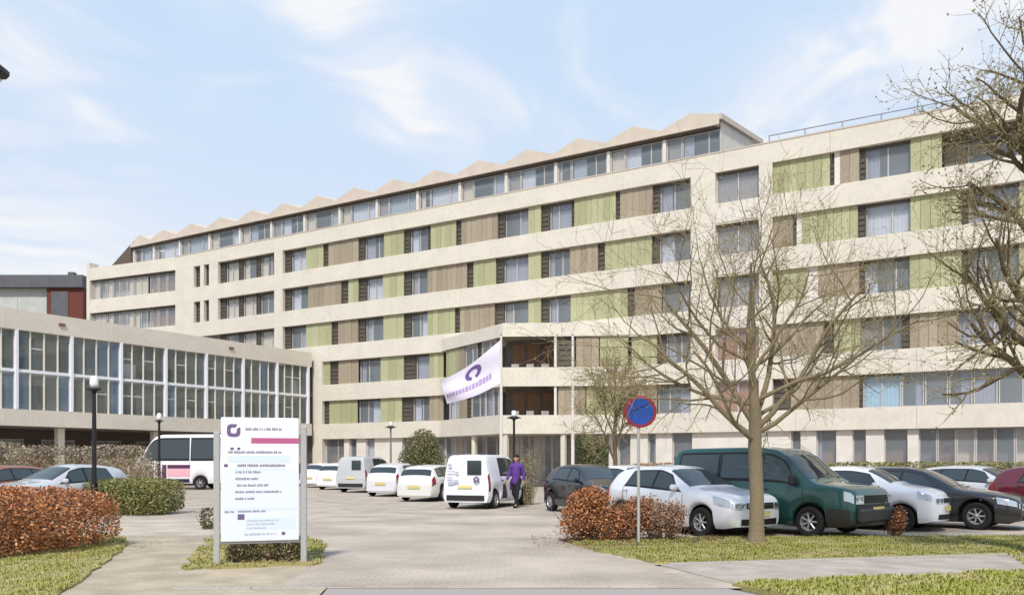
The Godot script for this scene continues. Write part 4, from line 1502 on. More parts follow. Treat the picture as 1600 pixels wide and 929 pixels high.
func car_meshes(kind: String, fine: bool) -> Dictionary:
	var key := kind + str(fine)
	if car_cache.has(key):
		return car_cache[key]
	var q: Dictionary = {"hatch": HATCH, "small": SMALL, "estate": ESTATE, "van": VAN, "cityvan": CITYVAN, "bus": BUS}[kind]
	var c := Car.new(q)
	var o := {"car": c}
	o.body = c.body(fine)
	o.windscreen = c.skin(4.12, 6.0, c.s.cowl + 0.10, c.s.cowl + 0.06, c.s.ws - 0.02, c.s.ws - 0.06, 0.006, [1, -1], 10, 8).mesh()
	if kind in ["cityvan", "van", "bus"]:
		var y0: float = c.belt + 0.12
		var y1: float = c.H - 0.22
		var rw := c.face(1, 0.06, c.W * 0.33, y0, y1, 0.012)
		o.rear_window = rw.mesh()
	else:
		o.rear_window = c.skin(4.15, 6.0, c.s.bl + 0.02, c.s.bl + 0.04, c.s.bh - 0.01, c.s.bh - 0.01, 0.006, [1, -1], 6, 8).mesh()
	o.side_windows = []
	o.rubbers = []
	for k in c.s.side.size():
		var w: Array = c.s.side[k]
		for side in [1, -1]:
			if kind == "cityvan" and k == 1 and side == -1:
				pass
			o.side_windows.push_back(c.skin(3.16, 3.88, w[0], w[1], w[2], w[3], 0.008, [side]).mesh())
			var rb: MB = c.skin(3.07, 3.95, w[0] - 0.05, w[1] - 0.03, w[2] + 0.05, w[3] + 0.04, 0.004, [side])
			o.rubbers.push_back(rb.mesh())
	o.headlights = []
	o.lamps = []
	o.tail_lights = []
	for side in [1, -1]:
		var w: Array = c.s.lights
		var mb := c.skin(w[0], w[1], w[2], w[3], w[4], w[5], 0.006, [side], 6, 4)
		var gz: float = c.s.grille[1] + 0.03
		var zm: float = c.half(0.0, 2.4).z - 0.01
		var fy: Array = c.s.grille
		var fm := c.face(0, gz * side if side > 0 else -zm, zm if side > 0 else -gz, fy[2] - 0.02, fy[3] + 0.0, 0.008)
		mb.v.append_array(fm.v)
		mb.n.append_array(fm.n)
		o.headlights.push_back(mb.mesh())
		var lm := MB.new()
		var lz: float = (gz + zm) * 0.5 * side
		for dz in [-0.07, 0.07]:
			var yy: float = fy[3] - 0.055
			var xx: float = c.L * 0.5 + c.bulge(lz + dz, zm + 0.01, c.s.get("nose", 0.1)) + 0.014
			lm.lathe([[0.052, 0.0], [0.05, 0.008], [0.036, 0.004], [0.0, 0.001]], Vector3(xx, yy, lz + dz), Basis(Vector3(0, 0, 1), -PI / 2), 16)
		o.lamps.push_back(lm.mesh())
		w = c.s.tails
		o.tail_lights.push_back(c.skin(w[0], w[1], w[2], w[3], w[4], w[5], 0.007, [side], 4, 5).mesh())
	var g: Array = c.s.grille
	o.grille = c.face(0, g[0], g[1], g[2], g[3], 0.012).mesh()
	var gb := MB.new()
	for t in [0.32, 0.68]:
		var yb: float = lerpf(g[2], g[3], t)
		var fb: MB = c.face(0, g[0] * 0.95, g[1] * 0.95, yb - 0.008, yb + 0.008, 0.02)
		gb.v.append_array(fb.v)
		gb.n.append_array(fb.n)
	o.grille_bar = gb.mesh()
	g = c.s.intake
	o.intake = c.face(0, g[0], g[1], g[2], g[3], 0.010).mesh()
	var ym: float = lerpf(c.s.intake[3], c.s.grille[2], 0.5)
	o.front_plate = c.face(0, -0.26, 0.26, ym - 0.055, ym + 0.055, 0.022).mesh()
	var yr: float = c.belt - 0.28 if kind in ["cityvan", "van", "bus"] else c.belt - 0.36
	o.rear_plate = c.face(1, -0.26, 0.26, yr - 0.055, yr + 0.055, 0.03).mesh()
	o.rear_bumper = c.face(1, -c.W * 0.40, c.W * 0.40, c.base + 0.06, c.base + 0.24, 0.025).mesh()
	var seam := MB.new()
	var xs := [c.s.side[0][0] - 0.10, (c.s.side[0][2] + c.s.side[1][0]) * 0.5]
	if kind != "small":
		xs.push_back(c.s.side[1][2] + 0.03)
	for x in xs:
		var sm: MB = c.skin(0.35, 3.1, x, x, x + 0.014, x + 0.014, 0.003, [1, -1], 1, 8)
		seam.v.append_array(sm.v)
		seam.n.append_array(sm.n)
	o.seams = seam.mesh()
	var hd := MB.new()
	for x in [c.s.side[0][2] - 0.10, c.s.side[1][2] - 0.08]:
		for side in [1, -1]:
			var p := c.half(x, 2.75)
			p.z = (p.z + 0.016) * side
			hd.cbox(p, Vector3(0.17, 0.03, 0.03), 0.01)
	o.handles = hd.mesh()
	o.mirrors = []
	for side in [1, -1]:
		var mr := MB.new()
		var p := c.half(c.s.side[0][0] + 0.12, 3.2)
		p.z = (p.z + 0.10) * side
		p.y += 0.06
		var tall := 0.24 if kind in ["van", "bus"] else 0.13
		mr.cbox(p, Vector3(0.12, tall, 0.19), 0.04)
		mr.cbox(p + Vector3(0.0, -tall * 0.4, -0.08 * side), Vector3(0.05, 0.05, 0.12), 0.015)
		o.mirrors.push_back(mr.mesh())
	var ub := MB.new()
	ub.span(Vector3(-c.L * 0.5 + 0.25, c.base - 0.03, -c.W * 0.5 + 0.26), Vector3(c.L * 0.5 - 0.25, c.base + 0.45, c.W * 0.5 - 0.26))
	ub.span(Vector3(-c.L * 0.5 + 0.1, c.base + 0.05, -c.W * 0.5 + 0.2), Vector3(-c.L * 0.5 + 0.3, c.base + 0.25, c.W * 0.5 - 0.2))
	o.underbody = ub.mesh()
	if c.s.trim:
		var tr: MB = c.skin(0.0, 1.7, 0.0, 0.0, c.wf - c.R - 0.09, c.wf - c.R - 0.09, 0.012, [1, -1], 4, 4)
		var t2: MB = c.face(0, -c.half(0, 0.5).z, c.half(0, 0.5).z, c.base + 0.03, c.s.grille[2] - 0.03, 0.014)
		tr.v.append_array(t2.v)
		tr.n.append_array(t2.n)
		tr.cbox(Vector3(c.L * 0.5 + 0.08, c.base + 0.24, 0), Vector3(0.16, 0.30, c.W * 0.86), 0.05)
		o.front_bumper = tr.mesh()
	car_cache[key] = o
	return o

# the wheel that the eye sees first is put at (x, depth): front right or rear right
func vehicle(called: String, kind: String, paint: String, label: String, category: String, group: String, x: float, depth: float, heading: Vector2, which: String, fine := true) -> Node3D:
	var q := car_meshes(kind, fine)
	var c: Car = q.car
	var d := heading.normalized()          # (x, depth)
	var right := Vector2(d.y, -d.x)
	var off := 0.0
	var lat := 0.0
	match which:
		"front": off = c.L * 0.5 - c.wf; lat = c.W * 0.5
		"rear": off = c.L * 0.5 - c.wb; lat = c.W * 0.5
		"front_left": off = c.L * 0.5 - c.wf; lat = -c.W * 0.5
		"tail": off = -c.L * 0.5
		"mid": off = 0.0
	var at := Vector2(x, depth) - d * off - right * lat
	var o := thing(called, label, category, P(at.x, at.y), atan2(d.y, d.x), group)
	var pm: Material = M["paint_" + paint]
	part("body", q.body, pm, o)
	part("underbody", q.underbody, M.car_black, o)
	part("windscreen", q.windscreen, M.car_glass, o)
	part("rear_window", q.rear_window, M.car_glass, o)
	for k in q.side_windows.size():
		var sw := part("side_window", q.side_windows[k], M.car_glass, o)
		part("rubber", q.rubbers[k], M.car_black, sw)
	for k in 2:
		var hl := part("headlight", q.headlights[k], M.headlight, o)
		part("reflector", q.lamps[k], M.chrome, hl)
	for m in q.tail_lights:
		part("tail_light", m, M.tail_light, o)
	var gr := part("grille", q.grille, M.car_black, o)
	part("grille_bar", q.grille_bar, M.chrome if kind in ["hatch", "estate"] else M.car_trim, gr)
	if q.has("front_bumper"):
		part("front_bumper", q.front_bumper, M.car_trim, o)
	part("air_intake", q.intake, M.car_black, o)
	part("front_plate", q.front_plate, M.plate_yellow, o)
	part("rear_plate", q.rear_plate, M.plate_yellow, o)
	part("rear_bumper", q.rear_bumper, M.car_trim if c.s.trim else pm, o)
	part("door_seam", q.seams, M.seam, o)
	part("door_handle", q.handles, M.car_trim if c.s.trim else pm, o)
	for m in q.mirrors:
		part("mirror", m, M.car_trim if c.s.trim else pm, o)
	var wm := wheel_meshes(c.R)
	for s in [1, -1]:
		for wx in [c.wf, c.wb]:
			var w := part("wheel", wm[0], M.tyre, o)
			w.position = Vector3(c.L * 0.5 - wx, c.R, s * (c.W * 0.5 - 0.125))
			if s < 0:
				w.rotation.y = PI
			part("rim", wm[1], M.rim, w)
			part("brake_hub", wm[2], M.car_black, w)
	return o

func build_vehicles() -> void:
	var rows := "vehicles parked behind the grass verge on the right"
	var left := "cars parked along the left side of the car park"
	var near := Vector2(0.52, -0.855)
	vehicle("hatchback_car", "hatch", "white", "white five door hatchback half hidden by copper beech, next to the green van", "car", rows, 3.98, 18.3, Vector2(0.56, -0.83), "front")
	vehicle("panel_van", "van", "green", "dark green van with black bumper between two white cars", "van", rows, 6.28, 18.25, Vector2(0.67, -0.74), "front")
	vehicle("small_car", "small", "white", "small rounded white three door car between green van and dark estate car", "car", rows, 8.85, 19.6, Vector2(0.78, -0.63), "front")
	vehicle("estate_car", "estate", "charcoal", "dark charcoal estate car with silver wheels beside the small white car", "car", rows, 10.85, 20.1, Vector2(0.78, -0.63), "front")
	vehicle("maroon_car", "hatch", "maroon", "maroon hatchback cut by the right edge of the photo", "car", rows, 15.3, 21.4, Vector2(0.70, -0.71), "front")
	vehicle("silver_car", "estate", "silver", "silver estate car parked farther back at the far right", "car", rows, 15.4, 26.0, Vector2(0.6, -0.8), "front", false)
	# second row, behind the right beech
	vehicle("black_car", "hatch", "black", "black hatchback behind the right copper beech, left of a white car", "car", "cars behind the right copper beech", 1.18, 27.6, Vector2(0.42, -0.91), "rear")
	vehicle("white_car", "small", "white", "small white car mostly hidden between black hatchback and front white hatchback", "car", "cars behind the right copper beech", 2.45, 27.2, Vector2(0.50, -0.86), "rear")
	vehicle("grey_car", "hatch", "grey", "grey hatchback roof showing above the beech behind the white hatchback", "car", "cars behind the right copper beech", 4.3, 28.6, near, "rear", false)
	# left row, seen from behind
	var van := vehicle("delivery_van", "cityvan", "white", "white high roofed delivery van seen from behind, nearest of the left row", "van", left, -1.55, 28.7, Vector2(0.37, 0.93), "tail")
	var gs := MB.new()
	for r in [[-0.62, 1.46, 0.14, 0.09], [-0.66, 1.25, 0.30, 0.04], [-0.35, 1.22, 0.12, 0.07], [-0.66, 1.05, 0.2, 0.05], [-0.40, 0.92, 0.16, 0.10], [-0.62, 0.86, 0.22, 0.11]]:
		gs.cbox(Vector3(-2.145, r[1], r[0] + r[2] * 0.5), Vector3(0.012, r[3], r[2]), 0.003)
	part("lettering", gs, M.ink_light, van)
	var cv: Car = car_meshes("cityvan", true).car
	part("side_graphic", cv.skin(0.7, 2.3, 2.5, 2.75, 3.0, 3.0, 0.007, [1]), M.stripe_navy, van)
	part("side_graphic", cv.skin(1.6, 2.7, 1.2, 1.5, 2.35, 2.35, 0.007, [1]), M.flag_purple, van)
	var em := MB.new()
	em.lathe([[0.11, 0.0], [0.11, 0.012], [0.055, 0.012], [0.055, 0.0]], Vector3(-2.14, 0.98, 0.42), Basis(Vector3(0, 0, 1), PI / 2), 20)
	part("emblem", em, M.ink_purple, van)
	vehicle("beige_car", "estate", "cream", "cream estate car with red tail light, directly behind the white delivery van", "car", left, -3.85, 33.8, Vector2(0.30, 0.95), "tail", false)
	vehicle("pale_car", "hatch", "pale_pink", "pale lilac white hatchback between cream estate and silver high roofed car", "car", left, -5.9, 38.6, Vector2(0.32, 0.95), "tail", false)
	vehicle("light_car", "cityvan", "silver", "silver high roofed car in the left row beyond the pale lilac hatchback", "car", left, -8.15, 43.4, Vector2(0.32, 0.95), "tail", false)
	vehicle("far_car", "hatch", "white", "white hatchback in the left row just beyond the silver high roofed car", "car", left, -10.2, 47.6, Vector2(0.32, 0.95), "tail", false)
	vehicle("dark_car", "estate", "charcoal", "dark estate car just visible past the right post of the notice board", "car", left, -14.4, 56.0, Vector2(0.32, 0.95), "tail", false)
	vehicle("small_hatchback", "small", "white", "little white hatchback in the left row, last before the dark estate car", "car", left, -12.2, 51.6, Vector2(0.32, 0.95), "tail", false)
	# minibus
	var bus := vehicle("minibus", "bus", "white", "white minibus with dark windows and purple stripe behind the green hedge", "minibus", "", -19.0, 49.0, Vector2(-1.0, 0.05), "mid", false)
	var c: Car = car_meshes("bus", false).car
	part("purple_stripe", c.skin(2.35, 2.85, 2.9, 2.9, 4.2, 4.2, 0.008), M.stripe_purple, bus)
	part("purple_bar", c.skin(1.0, 2.85, 2.6, 2.6, 2.85, 2.85, 0.009), M.stripe_purple, bus)
	part("pink_field", c.skin(1.3, 2.3, 2.9, 2.9, 4.2, 4.2, 0.008), M.stripe_pink, bus)
	part("navy_skirt", c.skin(0.3, 1.0, 1.75, 1.75, 4.15, 4.15, 0.008), M.stripe_navy, bus)
	# left of the picture, beyond the beech hedge
	vehicle("silver_hatchback", "hatch", "silver", "silver car with bright windscreen behind the left copper beech hedge", "car", "", -13.3, 24.3, Vector2(-0.45, -0.89), "front_left")
	vehicle("rust_car", "estate", "rust", "rusty brown car just visible at the left edge", "car", "", -17.3, 27.5, Vector2(-0.3, -0.95), "front_left", false)

# ---------------------------------------------------------------- signs
func build_signs() -> void:
	# notice board
	var a := P(-4.50, 13.1)
	var b := P(-3.27, 13.5)
	var d := (b - a).normalized()
	var o := thing("notice_board", "tall white notice board on two grey posts at the entrance road", "sign", a)
	o.transform.basis = Basis(d, Vector3.UP, d.cross(Vector3.UP))
	var L := (b - a).length()
	for k in 2:
		var mb := MB.new()
		var h: float = [2.06, 2.16][k]
		mb.cbox(Vector3(L * k, h * 0.5 - 0.1, -0.03), Vector3(0.095, h + 0.2, 0.12), 0.018)
		part("post", mb, M.sign_post, o)
	var x0 := 0.06
	var x1 := L - 0.075
	var y0 := 0.375
	var y1 := 2.28
	var mb := MB.new()
	mb.cbox(Vector3((x0 + x1) * 0.5, (y0 + y1) * 0.5, 0.0), Vector3(x1 - x0, y1 - y0, 0.06), 0.012)
	part("board", mb, M.sign_white, o)
	mb = MB.new()
	mb.span(Vector3(0.03, 0.34, -0.05), Vector3(L - 0.05, y0 - 0.004, 0.01))
	part("bottom_rail", mb, M.grey_metal, o)
	var F := func(u: float, v: float) -> Vector2:
		return Vector2(lerpf(x0, x1, (u - 80.0) / 440.0), lerpf(y1, y0, (v - 38.0) / 720.0))
	var put_rects := func(called: String, m: Material, rects: Array, z: float):
		var g := MB.new()
		for r in rects:
			var p: Vector2 = F.call(r[0], r[1])
			var q: Vector2 = F.call(r[2], r[3])
			g.span(Vector3(p.x, q.y, 0.03), Vector3(q.x, p.y, z))
		var pr := part(called, g, m, o)
		if called in ["small_print", "printed_line"]:
			pr.set_meta("kind", "stuff")
	put_rects.call("blue_field", M.sign_blue_white, [[82, 340, 518, 750]], 0.0315)
	put_rects.call("pale_bar", M.sign_pale_blue, [[120, 258, 470, 300], [150, 330, 440, 344]], 0.0325)
	put_rects.call("lower_field", M.sign_pale_blue, [[215, 620, 500, 690], [100, 560, 520, 578]], 0.0325)
	put_rects.call("magenta_bar", M.ink_magenta, [[248, 156, 520, 188]], 0.0335)
	# rounded square emblem with an open middle, a small tail at its lower right
	var ring := MB.new()
	var ce: Vector2 = F.call(150.0, 114.0)
	for k in 24:
		var t0 := TAU * k / 24
		var t1 := TAU * (k + 1) / 24
		var sq := func(t: float, r: float) -> Vector3:
			var m := pow(pow(absf(cos(t)), 3.5) + pow(absf(sin(t)), 3.5), -1.0 / 3.5)
			return Vector3(ce.x + cos(t) * r * m, ce.y + sin(t) * r * m, 0.034)
		if k == 2 or k == 3:
			continue
		ring.quad(sq.call(t0, 0.045), sq.call(t0, 0.098), sq.call(t1, 0.098), sq.call(t1, 0.045))
	part("emblem", ring, M.ink_purple, o)
	# small printed words, too small to read: word shaped marks
	var r := RandomNumberGenerator.new()
	r.seed = 8
	var words := func(u0: float, u1: float, v0: float, v1: float) -> Array:
		var out := []
		var u := u0
		while u < u1:
			var l := minf(r.randf_range(5, 10), u1 - u)
			var t := r.randf_range(0, 0.25)
			out.push_back([u, lerpf(v0, v1, t), u + l, v1])
			u += l + (7.0 if r.randf() < 0.2 else 2.0)
		return out
	var rects := []
	for w in [[215, 420, 96, 112], [120, 420, 231, 246], [170, 440, 307, 324], [160, 300, 347, 361], [160, 285, 386, 400], [168, 345, 424, 438], [158, 418, 462, 476], [158, 268, 501, 515], [100, 152, 578, 590], [175, 330, 576, 588]]:
		rects.append_array(words.call(w[0], w[1], w[2], w[3]))
	put_rects.call("printed_line", M.ink_grey, rects, 0.034)
	rects = []
	for w in [[210, 390, 708, 722], [220, 330, 675, 685], [225, 400, 632, 642], [225, 380, 652, 662]]:
		rects.append_array(words.call(w[0], w[1], w[2], w[3]))
	put_rects.call("small_print", M.ink_light, rects, 0.034)
	put_rects.call("dark_mark", M.ink_purple, [[172, 598, 210, 630], [420, 706, 440, 724], [97, 308, 118, 324], [132, 212, 150, 226], [170, 212, 186, 226]], 0.0345)
	# no parking sign
	var s := thing("road_sign", "round blue no parking sign with red rim on thin pole", "sign", P(2.45, 16.6))
	mb = MB.new()
	mb.tube([Vector3(0, -0.1, -0.04), Vector3(0, 2.75, -0.04)], [0.03, 0.03], 12)
	part("pole", mb, M.sign_post, s)
	var turn := Basis(Vector3(0, 1, 0), -0.12) * Basis(Vector3(1, 0, 0), PI / 2)
	mb = MB.new()
	mb.lathe([[0.0, 0.0], [0.305, 0.0], [0.31, 0.006], [0.305, 0.014], [0.25, 0.014]], Vector3(0.03, 2.56, 0.0), turn, 36)
	part("red_rim", mb, M.road_sign_red, s)
	mb = MB.new()
	mb.lathe([[0.252, 0.0142], [0.252, 0.016], [0.0, 0.016]], Vector3(0.03, 2.56, 0.0), turn, 36)
	part("blue_disc", mb, M.road_sign_blue, s)
	mb = MB.new()
	for y in [2.42, 2.70]:
		mb.cbox(Vector3(0, y, -0.03), Vector3(0.12, 0.03, 0.05), 0.006)
	part("clamp", mb, M.grey_metal, s)

# ---------------------------------------------------------------- flags and lamps
func build_flags_and_lamps() -> void:
	for k in 2:
		var fp := thing("flagpole", ["white flagpole flying the white and purple flag", "bare white flagpole right of the flag"][k], "flagpole", P([-0.57, 3.18][k], [45.0, 45.0][k]), 0.0, "flagpoles before the entrance")
		var mb := MB.new()
		mb.tube([Vector3(0, -0.1, 0), Vector3(0, 4, 0), Vector3(0, 8.15, 0)], [0.095, 0.085, 0.06], 12)
		part("pole", mb, M.flagpole, fp)
		mb = MB.new()
		mb.lathe([[0.0, 0.14], [0.05, 0.10], [0.07, 0.04], [0.05, 0.0]], Vector3(0, 8.12, 0), Basis(), 12)
		part("finial", mb, M.grey_metal, fp)
		mb = MB.new()
		mb.cbox(Vector3(0, 0.15, 0), Vector3(0.3, 0.3, 0.3), 0.03)
		part("base", mb, M.grey_metal, fp)
	var fl := thing("flag", "white flag with purple emblem drooping to the left from its pole", "flag", P(-0.62, 45.0))
	var at := func(u: float, v: float) -> Vector3:
		# u along the fly (0 at the pole), v down the hoist
		var x := -3.1 * u + 0.30 * v * u
		var y := 7.9 - 2.25 * v - 2.17 * u - 0.16 * sin(u * PI) + 1.12 * u * v
		var z := 0.16 * sin(u * 9.0 + v * 1.6) * (0.25 + u) + 0.06 * sin(v * 7.0 + u * 4.0)
		return Vector3(x, y, z)
	var sheet_of := func(u0: float, u1: float, v0: float, v1: float, off: float, nu: int, nv: int) -> MB:
		var g := MB.new()
		var rows := []
		for j in nv + 1:
			var line := []
			for i in nu + 1:
				var p: Vector3 = at.call(lerpf(u0, u1, float(i) / nu), lerpf(v0, v1, float(j) / nv))
				line.push_back(p + Vector3(0, 0, off))
			rows.push_back(line)
		g.grid(rows, true)
		return g
	part("cloth", sheet_of.call(0.0, 1.0, 0.0, 1.0, 0.0, 40, 20), M.flag_cloth, fl)
	var em := MB.new()
	for k in 20:
		if k == 4 or k == 5:
			continue
		var pts := []
		for e in [[0.10, k], [0.19, k], [0.19, k + 1], [0.10, k + 1]]:
			var t: float = TAU * e[1] / 20.0
			var p: Vector3 = at.call(0.47 + cos(t) * e[0] * 0.75, 0.30 + sin(t) * e[0] * 1.0)
			pts.push_back(p + Vector3(0, 0, 0.02))
		em.out_poly(pts, Vector3(-1.5, 6, -50))
	part("emblem", em, M.flag_purple, fl)
	var lt := MB.new()
	var r := RandomNumberGenerator.new()
	r.seed = 5
	var u := 0.16
	while u < 0.95:
		var l := r.randf_range(0.03, 0.055)
		var g: MB = sheet_of.call(u, u + l, 0.60 + r.randf() * 0.02, 0.76, 0.02, 2, 2)
		lt.v.append_array(g.v)
		lt.n.append_array(g.n)
		u += l + 0.014
	part("lettering", lt, M.flag_lilac, fl)
	var rope := MB.new()
	rope.tube([Vector3(0.02, 7.95, 0.06), Vector3(0.03, 1.2, 0.09)], [0.008, 0.008], 5)
	part("halyard", rope, M.flagpole, fl)
	# lamp posts
	var lamps := [[-12.35, 25.4, 3.72, "slim black lamp post with glass lantern behind the left beech hedge", 1.0],
		[-17.9, 43.6, 3.62, "slim dark lamp post in front of the minibus", 1.0],
		[-7.9, 56.0, 3.75, "grey lamp post among the parked cars by the main building", 0.8],
		[0.10, 43.0, 3.72, "dark lamp post with wide hat between the flagpoles", 0.9]]
	for k in lamps.size():
		var q: Array = lamps[k]
		var o := thing("lamp_post", q[3], "street lamp", P(q[0], q[1]), 0.0, "lamp posts of the car park")
		var h: float = q[2]
		var dark: Material = M.grey_metal if k == 2 else M.black_metal
		var mb := MB.new()
		mb.tube([Vector3(0, -0.1, 0), Vector3(0, 0.9, 0), Vector3(0, 0.95, 0), Vector3(0, h - 0.1, 0)], [0.095, 0.09, 0.07, 0.055], 14)
		part("pole", mb, dark, o)
		mb = MB.new()
		mb.lathe([[0.0, -0.12], [0.07, -0.12], [0.08, -0.05], [0.20, -0.02], [0.21, 0.02], [0.10, 0.03], [0.0, 0.03]], Vector3(0, h, 0), Basis(), 20)
		part("collar", mb, dark, o)
		mb = MB.new()
		mb.lathe([[0.0, 0.0], [0.10, 0.0], [0.125, 0.12], [0.115, 0.30], [0.06, 0.36], [0.0, 0.37]], Vector3(0, h + 0.035, 0), Basis(), 20)
		part("lantern_glass", mb, M.lamp_glass, o)
		if k == 3 or k == 2:
			mb = MB.new()
			mb.lathe([[0.0, 0.05], [0.36, -0.02], [0.38, 0.0], [0.12, 0.10], [0.0, 0.13]].map(func(e): return e), Vector3(0, h + 0.03, 0), Basis(), 24)
			part("hat", mb, M.black_metal, o)
	# tall street lamp whose head just enters at the upper left
	var o := thing("street_lamp", "dark head of a tall street lamp at the upper left edge", "street lamp", P(-8.55, 12.0))
	var mb := MB.new()
	mb.tube([Vector3(0, -0.1, 0), Vector3(0, 3, 0), Vector3(0, 6.6, 0), Vector3(0.12, 6.95, 0), Vector3(0.5, 7.05, 0), Vector3(0.9, 7.05, 0)], [0.09, 0.07, 0.05, 0.045, 0.04, 0.035], 12)
	part("pole", mb, M.grey_metal, o)
	mb = MB.new()
	mb.cbox(Vector3(1.18, 7.04, 0), Vector3(0.62, 0.15, 0.26), 0.05)
	part("lamp_head", mb, M.black_metal, o)
	mb = MB.new()
	mb.cbox(Vector3(1.18, 6.95, 0), Vector3(0.42, 0.05, 0.18), 0.02)
	part("lamp_glass", mb, M.lamp_glass, o)

# ---------------------------------------------------------------- plants
class Twigs:
	var thick := []       # one MB for each main limb
	var fine: MB
	var tips := []        # places of buds
	var rng := RandomNumberGenerator.new()
	var spread := 0.8
	var levels := 4
	var kids := [7, 6, 6, 5]
	var lift := 0.05
	var wobble := 0.20
	var thin := 0.004
	func _init(seed_: int) -> void:
		rng.seed = seed_
		fine = MB.new()
	func turned(d: Vector3, ang: float) -> Vector3:
		var a := d.cross(Vector3(rng.randf_range(-1, 1), rng.randf_range(-1, 1), rng.randf_range(-1, 1)))
		if a.length() < 0.05:
			a = d.cross(Vector3(1, 0, 0))
		return d.rotated(a.normalized(), ang)
	func grow(mb: MB, p: Vector3, d: Vector3, r: float, L: float, lev: int) -> void:
		var n := 7 if lev <= 1 else (4 if lev == 2 else 3)
		var pts := [p]
		var rad := [r]
		var dirs := [d]
		var tip := maxf(r * 0.38, thin * 0.7)
		for k in n:
			d = (d + Vector3(rng.randf_range(-1, 1), rng.randf_range(-1, 1), rng.randf_range(-1, 1)) * wobble + Vector3(0, lift, 0)).normalized()
			p += d * L / n
			pts.push_back(p)
			rad.push_back(lerpf(r, tip, float(k + 1) / n))
			dirs.push_back(d)
		mb.tube(pts, rad, 8 if lev <= 1 else (5 if lev == 2 else 3), lev <= 1)
		if lev >= levels:
			for k in range(1, pts.size()):
				tips.push_back(pts[k])
			return
		var m: int = kids[mini(lev, kids.size() - 1)]
		for k in m:
			var t := lerpf(0.22, 1.0, (k + rng.randf()) / m) * n
			var i := mini(int(t), n - 1)
			var q: Vector3 = pts[i].lerp(pts[i + 1], t - i)
			var cr := maxf(lerpf(rad[i], rad[i + 1], t - i) * rng.randf_range(0.45, 0.65), thin)
			var cd := turned(dirs[i], rng.randf_range(0.45, 0.45 + spread))
			grow(mb if lev + 1 <= 1 else fine, q, cd, cr, L * rng.randf_range(0.42, 0.66), lev + 1)

func bud_cloud(parent: Node, tips: Array, rng: RandomNumberGenerator, share: float, size: float, cols: Array, called := "buds") -> void:
	var xf := []
	var cc := []
	for p in tips:
		if rng.randf() > share:
			continue
		var e := Basis.from_euler(Vector3(rng.randf() * TAU, rng.randf() * TAU, rng.randf() * TAU)).scaled(Vector3.ONE * size * rng.randf_range(0.6, 1.3))
		xf.push_back(Transform3D(e, p))
		var c: Color = cols[rng.randi() % cols.size()]
		cc.push_back(c * rng.randf_range(0.7, 1.25))
	many(called, leaf_mesh(1.0, 0.55), xf, cc, M.leaf, parent)

func bare_tree(called: String, label: String, at: Vector3, trunk: Array, radii: Array, limbs: Array, seed_: int, bark: String, twig: String, kids: Array, buds: float, bud_cols: Array, levels := 4, bud_size := 0.035, thin := 0.004) -> Node3D:
	var o := thing(called, label, "tree", at)
	var mb := MB.new()
	mb.tube(trunk, radii, 16)
	# root flare
	mb.lathe([[radii[0] * 1.55, -0.1], [radii[0] * 1.3, 0.04], [radii[0] * 1.08, 0.18], [radii[0] * 0.98, 0.34]], trunk[0], Basis(), 16)
	part("trunk", mb, M[bark], o)
	var tw := Twigs.new(seed_)
	tw.kids = kids
	tw.levels = levels
	tw.thin = thin
	for l in limbs:
		var m := MB.new()
		tw.grow(m, l[0], l[1].normalized(), l[2], l[3], 0)
		part("limb", m, M[bark], o)
	var f := part("twigs", tw.fine, M[twig], o)
	f.set_meta("kind", "stuff")
	if buds > 0:
		bud_cloud(o, tw.tips, tw.rng, buds, bud_size, bud_cols)
	return o

func leaf_box(parent: Node, rng: RandomNumberGenerator, at: Vector3, size: Vector3, basis: Basis, n: int, leaf: float, cols: Array, called := "foliage", dense := 0.35) -> void:
	var noise := FastNoiseLite.new()
	noise.seed = rng.randi() % 1000
	noise.frequency = 1.4
	var xf := []
	var cc := []
	while xf.size() < n:
		var q := Vector3(rng.randf_range(-1, 1), rng.randf_range(-1, 1), rng.randf_range(-1, 1))
		# superellipsoid, leaves mostly near its surface
		var m := pow(pow(absf(q.x), 5) + pow(absf(q.y), 5) + pow(absf(q.z), 5), 0.2)
		if m < 0.05:
			continue
		var w := q / m * (1.0 - dense * absf(rng.randfn(0.0, 0.5)))
		var p := w * size * 0.5
		var bump := noise.get_noise_3dv(at + basis * p)
		p *= 1.0 + 0.07 * bump
		if rng.randf() < -bump * 0.8 - 0.1:
			continue
		var e := Basis.from_euler(Vector3(rng.randf() * TAU, rng.randf() * TAU, rng.randf() * TAU)).scaled(Vector3.ONE * leaf * rng.randf_range(0.45, 1.45))
		xf.push_back(Transform3D(e, at + basis * p))
		var c: Color = cols[rng.randi() % cols.size()]
		cc.push_back(c * rng.randf_range(0.65, 1.3))
	many(called, leaf_mesh(1.0, 0.6), xf, cc, M.leaf if called == "foliage" else M.leaf_dry, parent)

func leaf_ball(parent: Node, rng: RandomNumberGenerator, at: Vector3, size: Vector3, n: int, leaf: float, cols: Array) -> void:
	var xf := []
	var cc := []
	for k in n:
		var q := Vector3(rng.randfn(), rng.randfn(), rng.randfn()).normalized() * pow(rng.randf(), 0.30) * rng.randf_range(0.85, 1.1)
		var e := Basis.from_euler(Vector3(rng.randf() * TAU, rng.randf() * TAU, rng.randf() * TAU)).scaled(Vector3.ONE * leaf * rng.randf_range(0.65, 1.25))
		xf.push_back(Transform3D(e, at + q * size * 0.5))
		var c: Color = cols[rng.randi() % cols.size()]
		cc.push_back(c * rng.randf_range(0.65, 1.3))
	many("foliage", leaf_mesh(1.0, 0.6), xf, cc, M.leaf, parent)

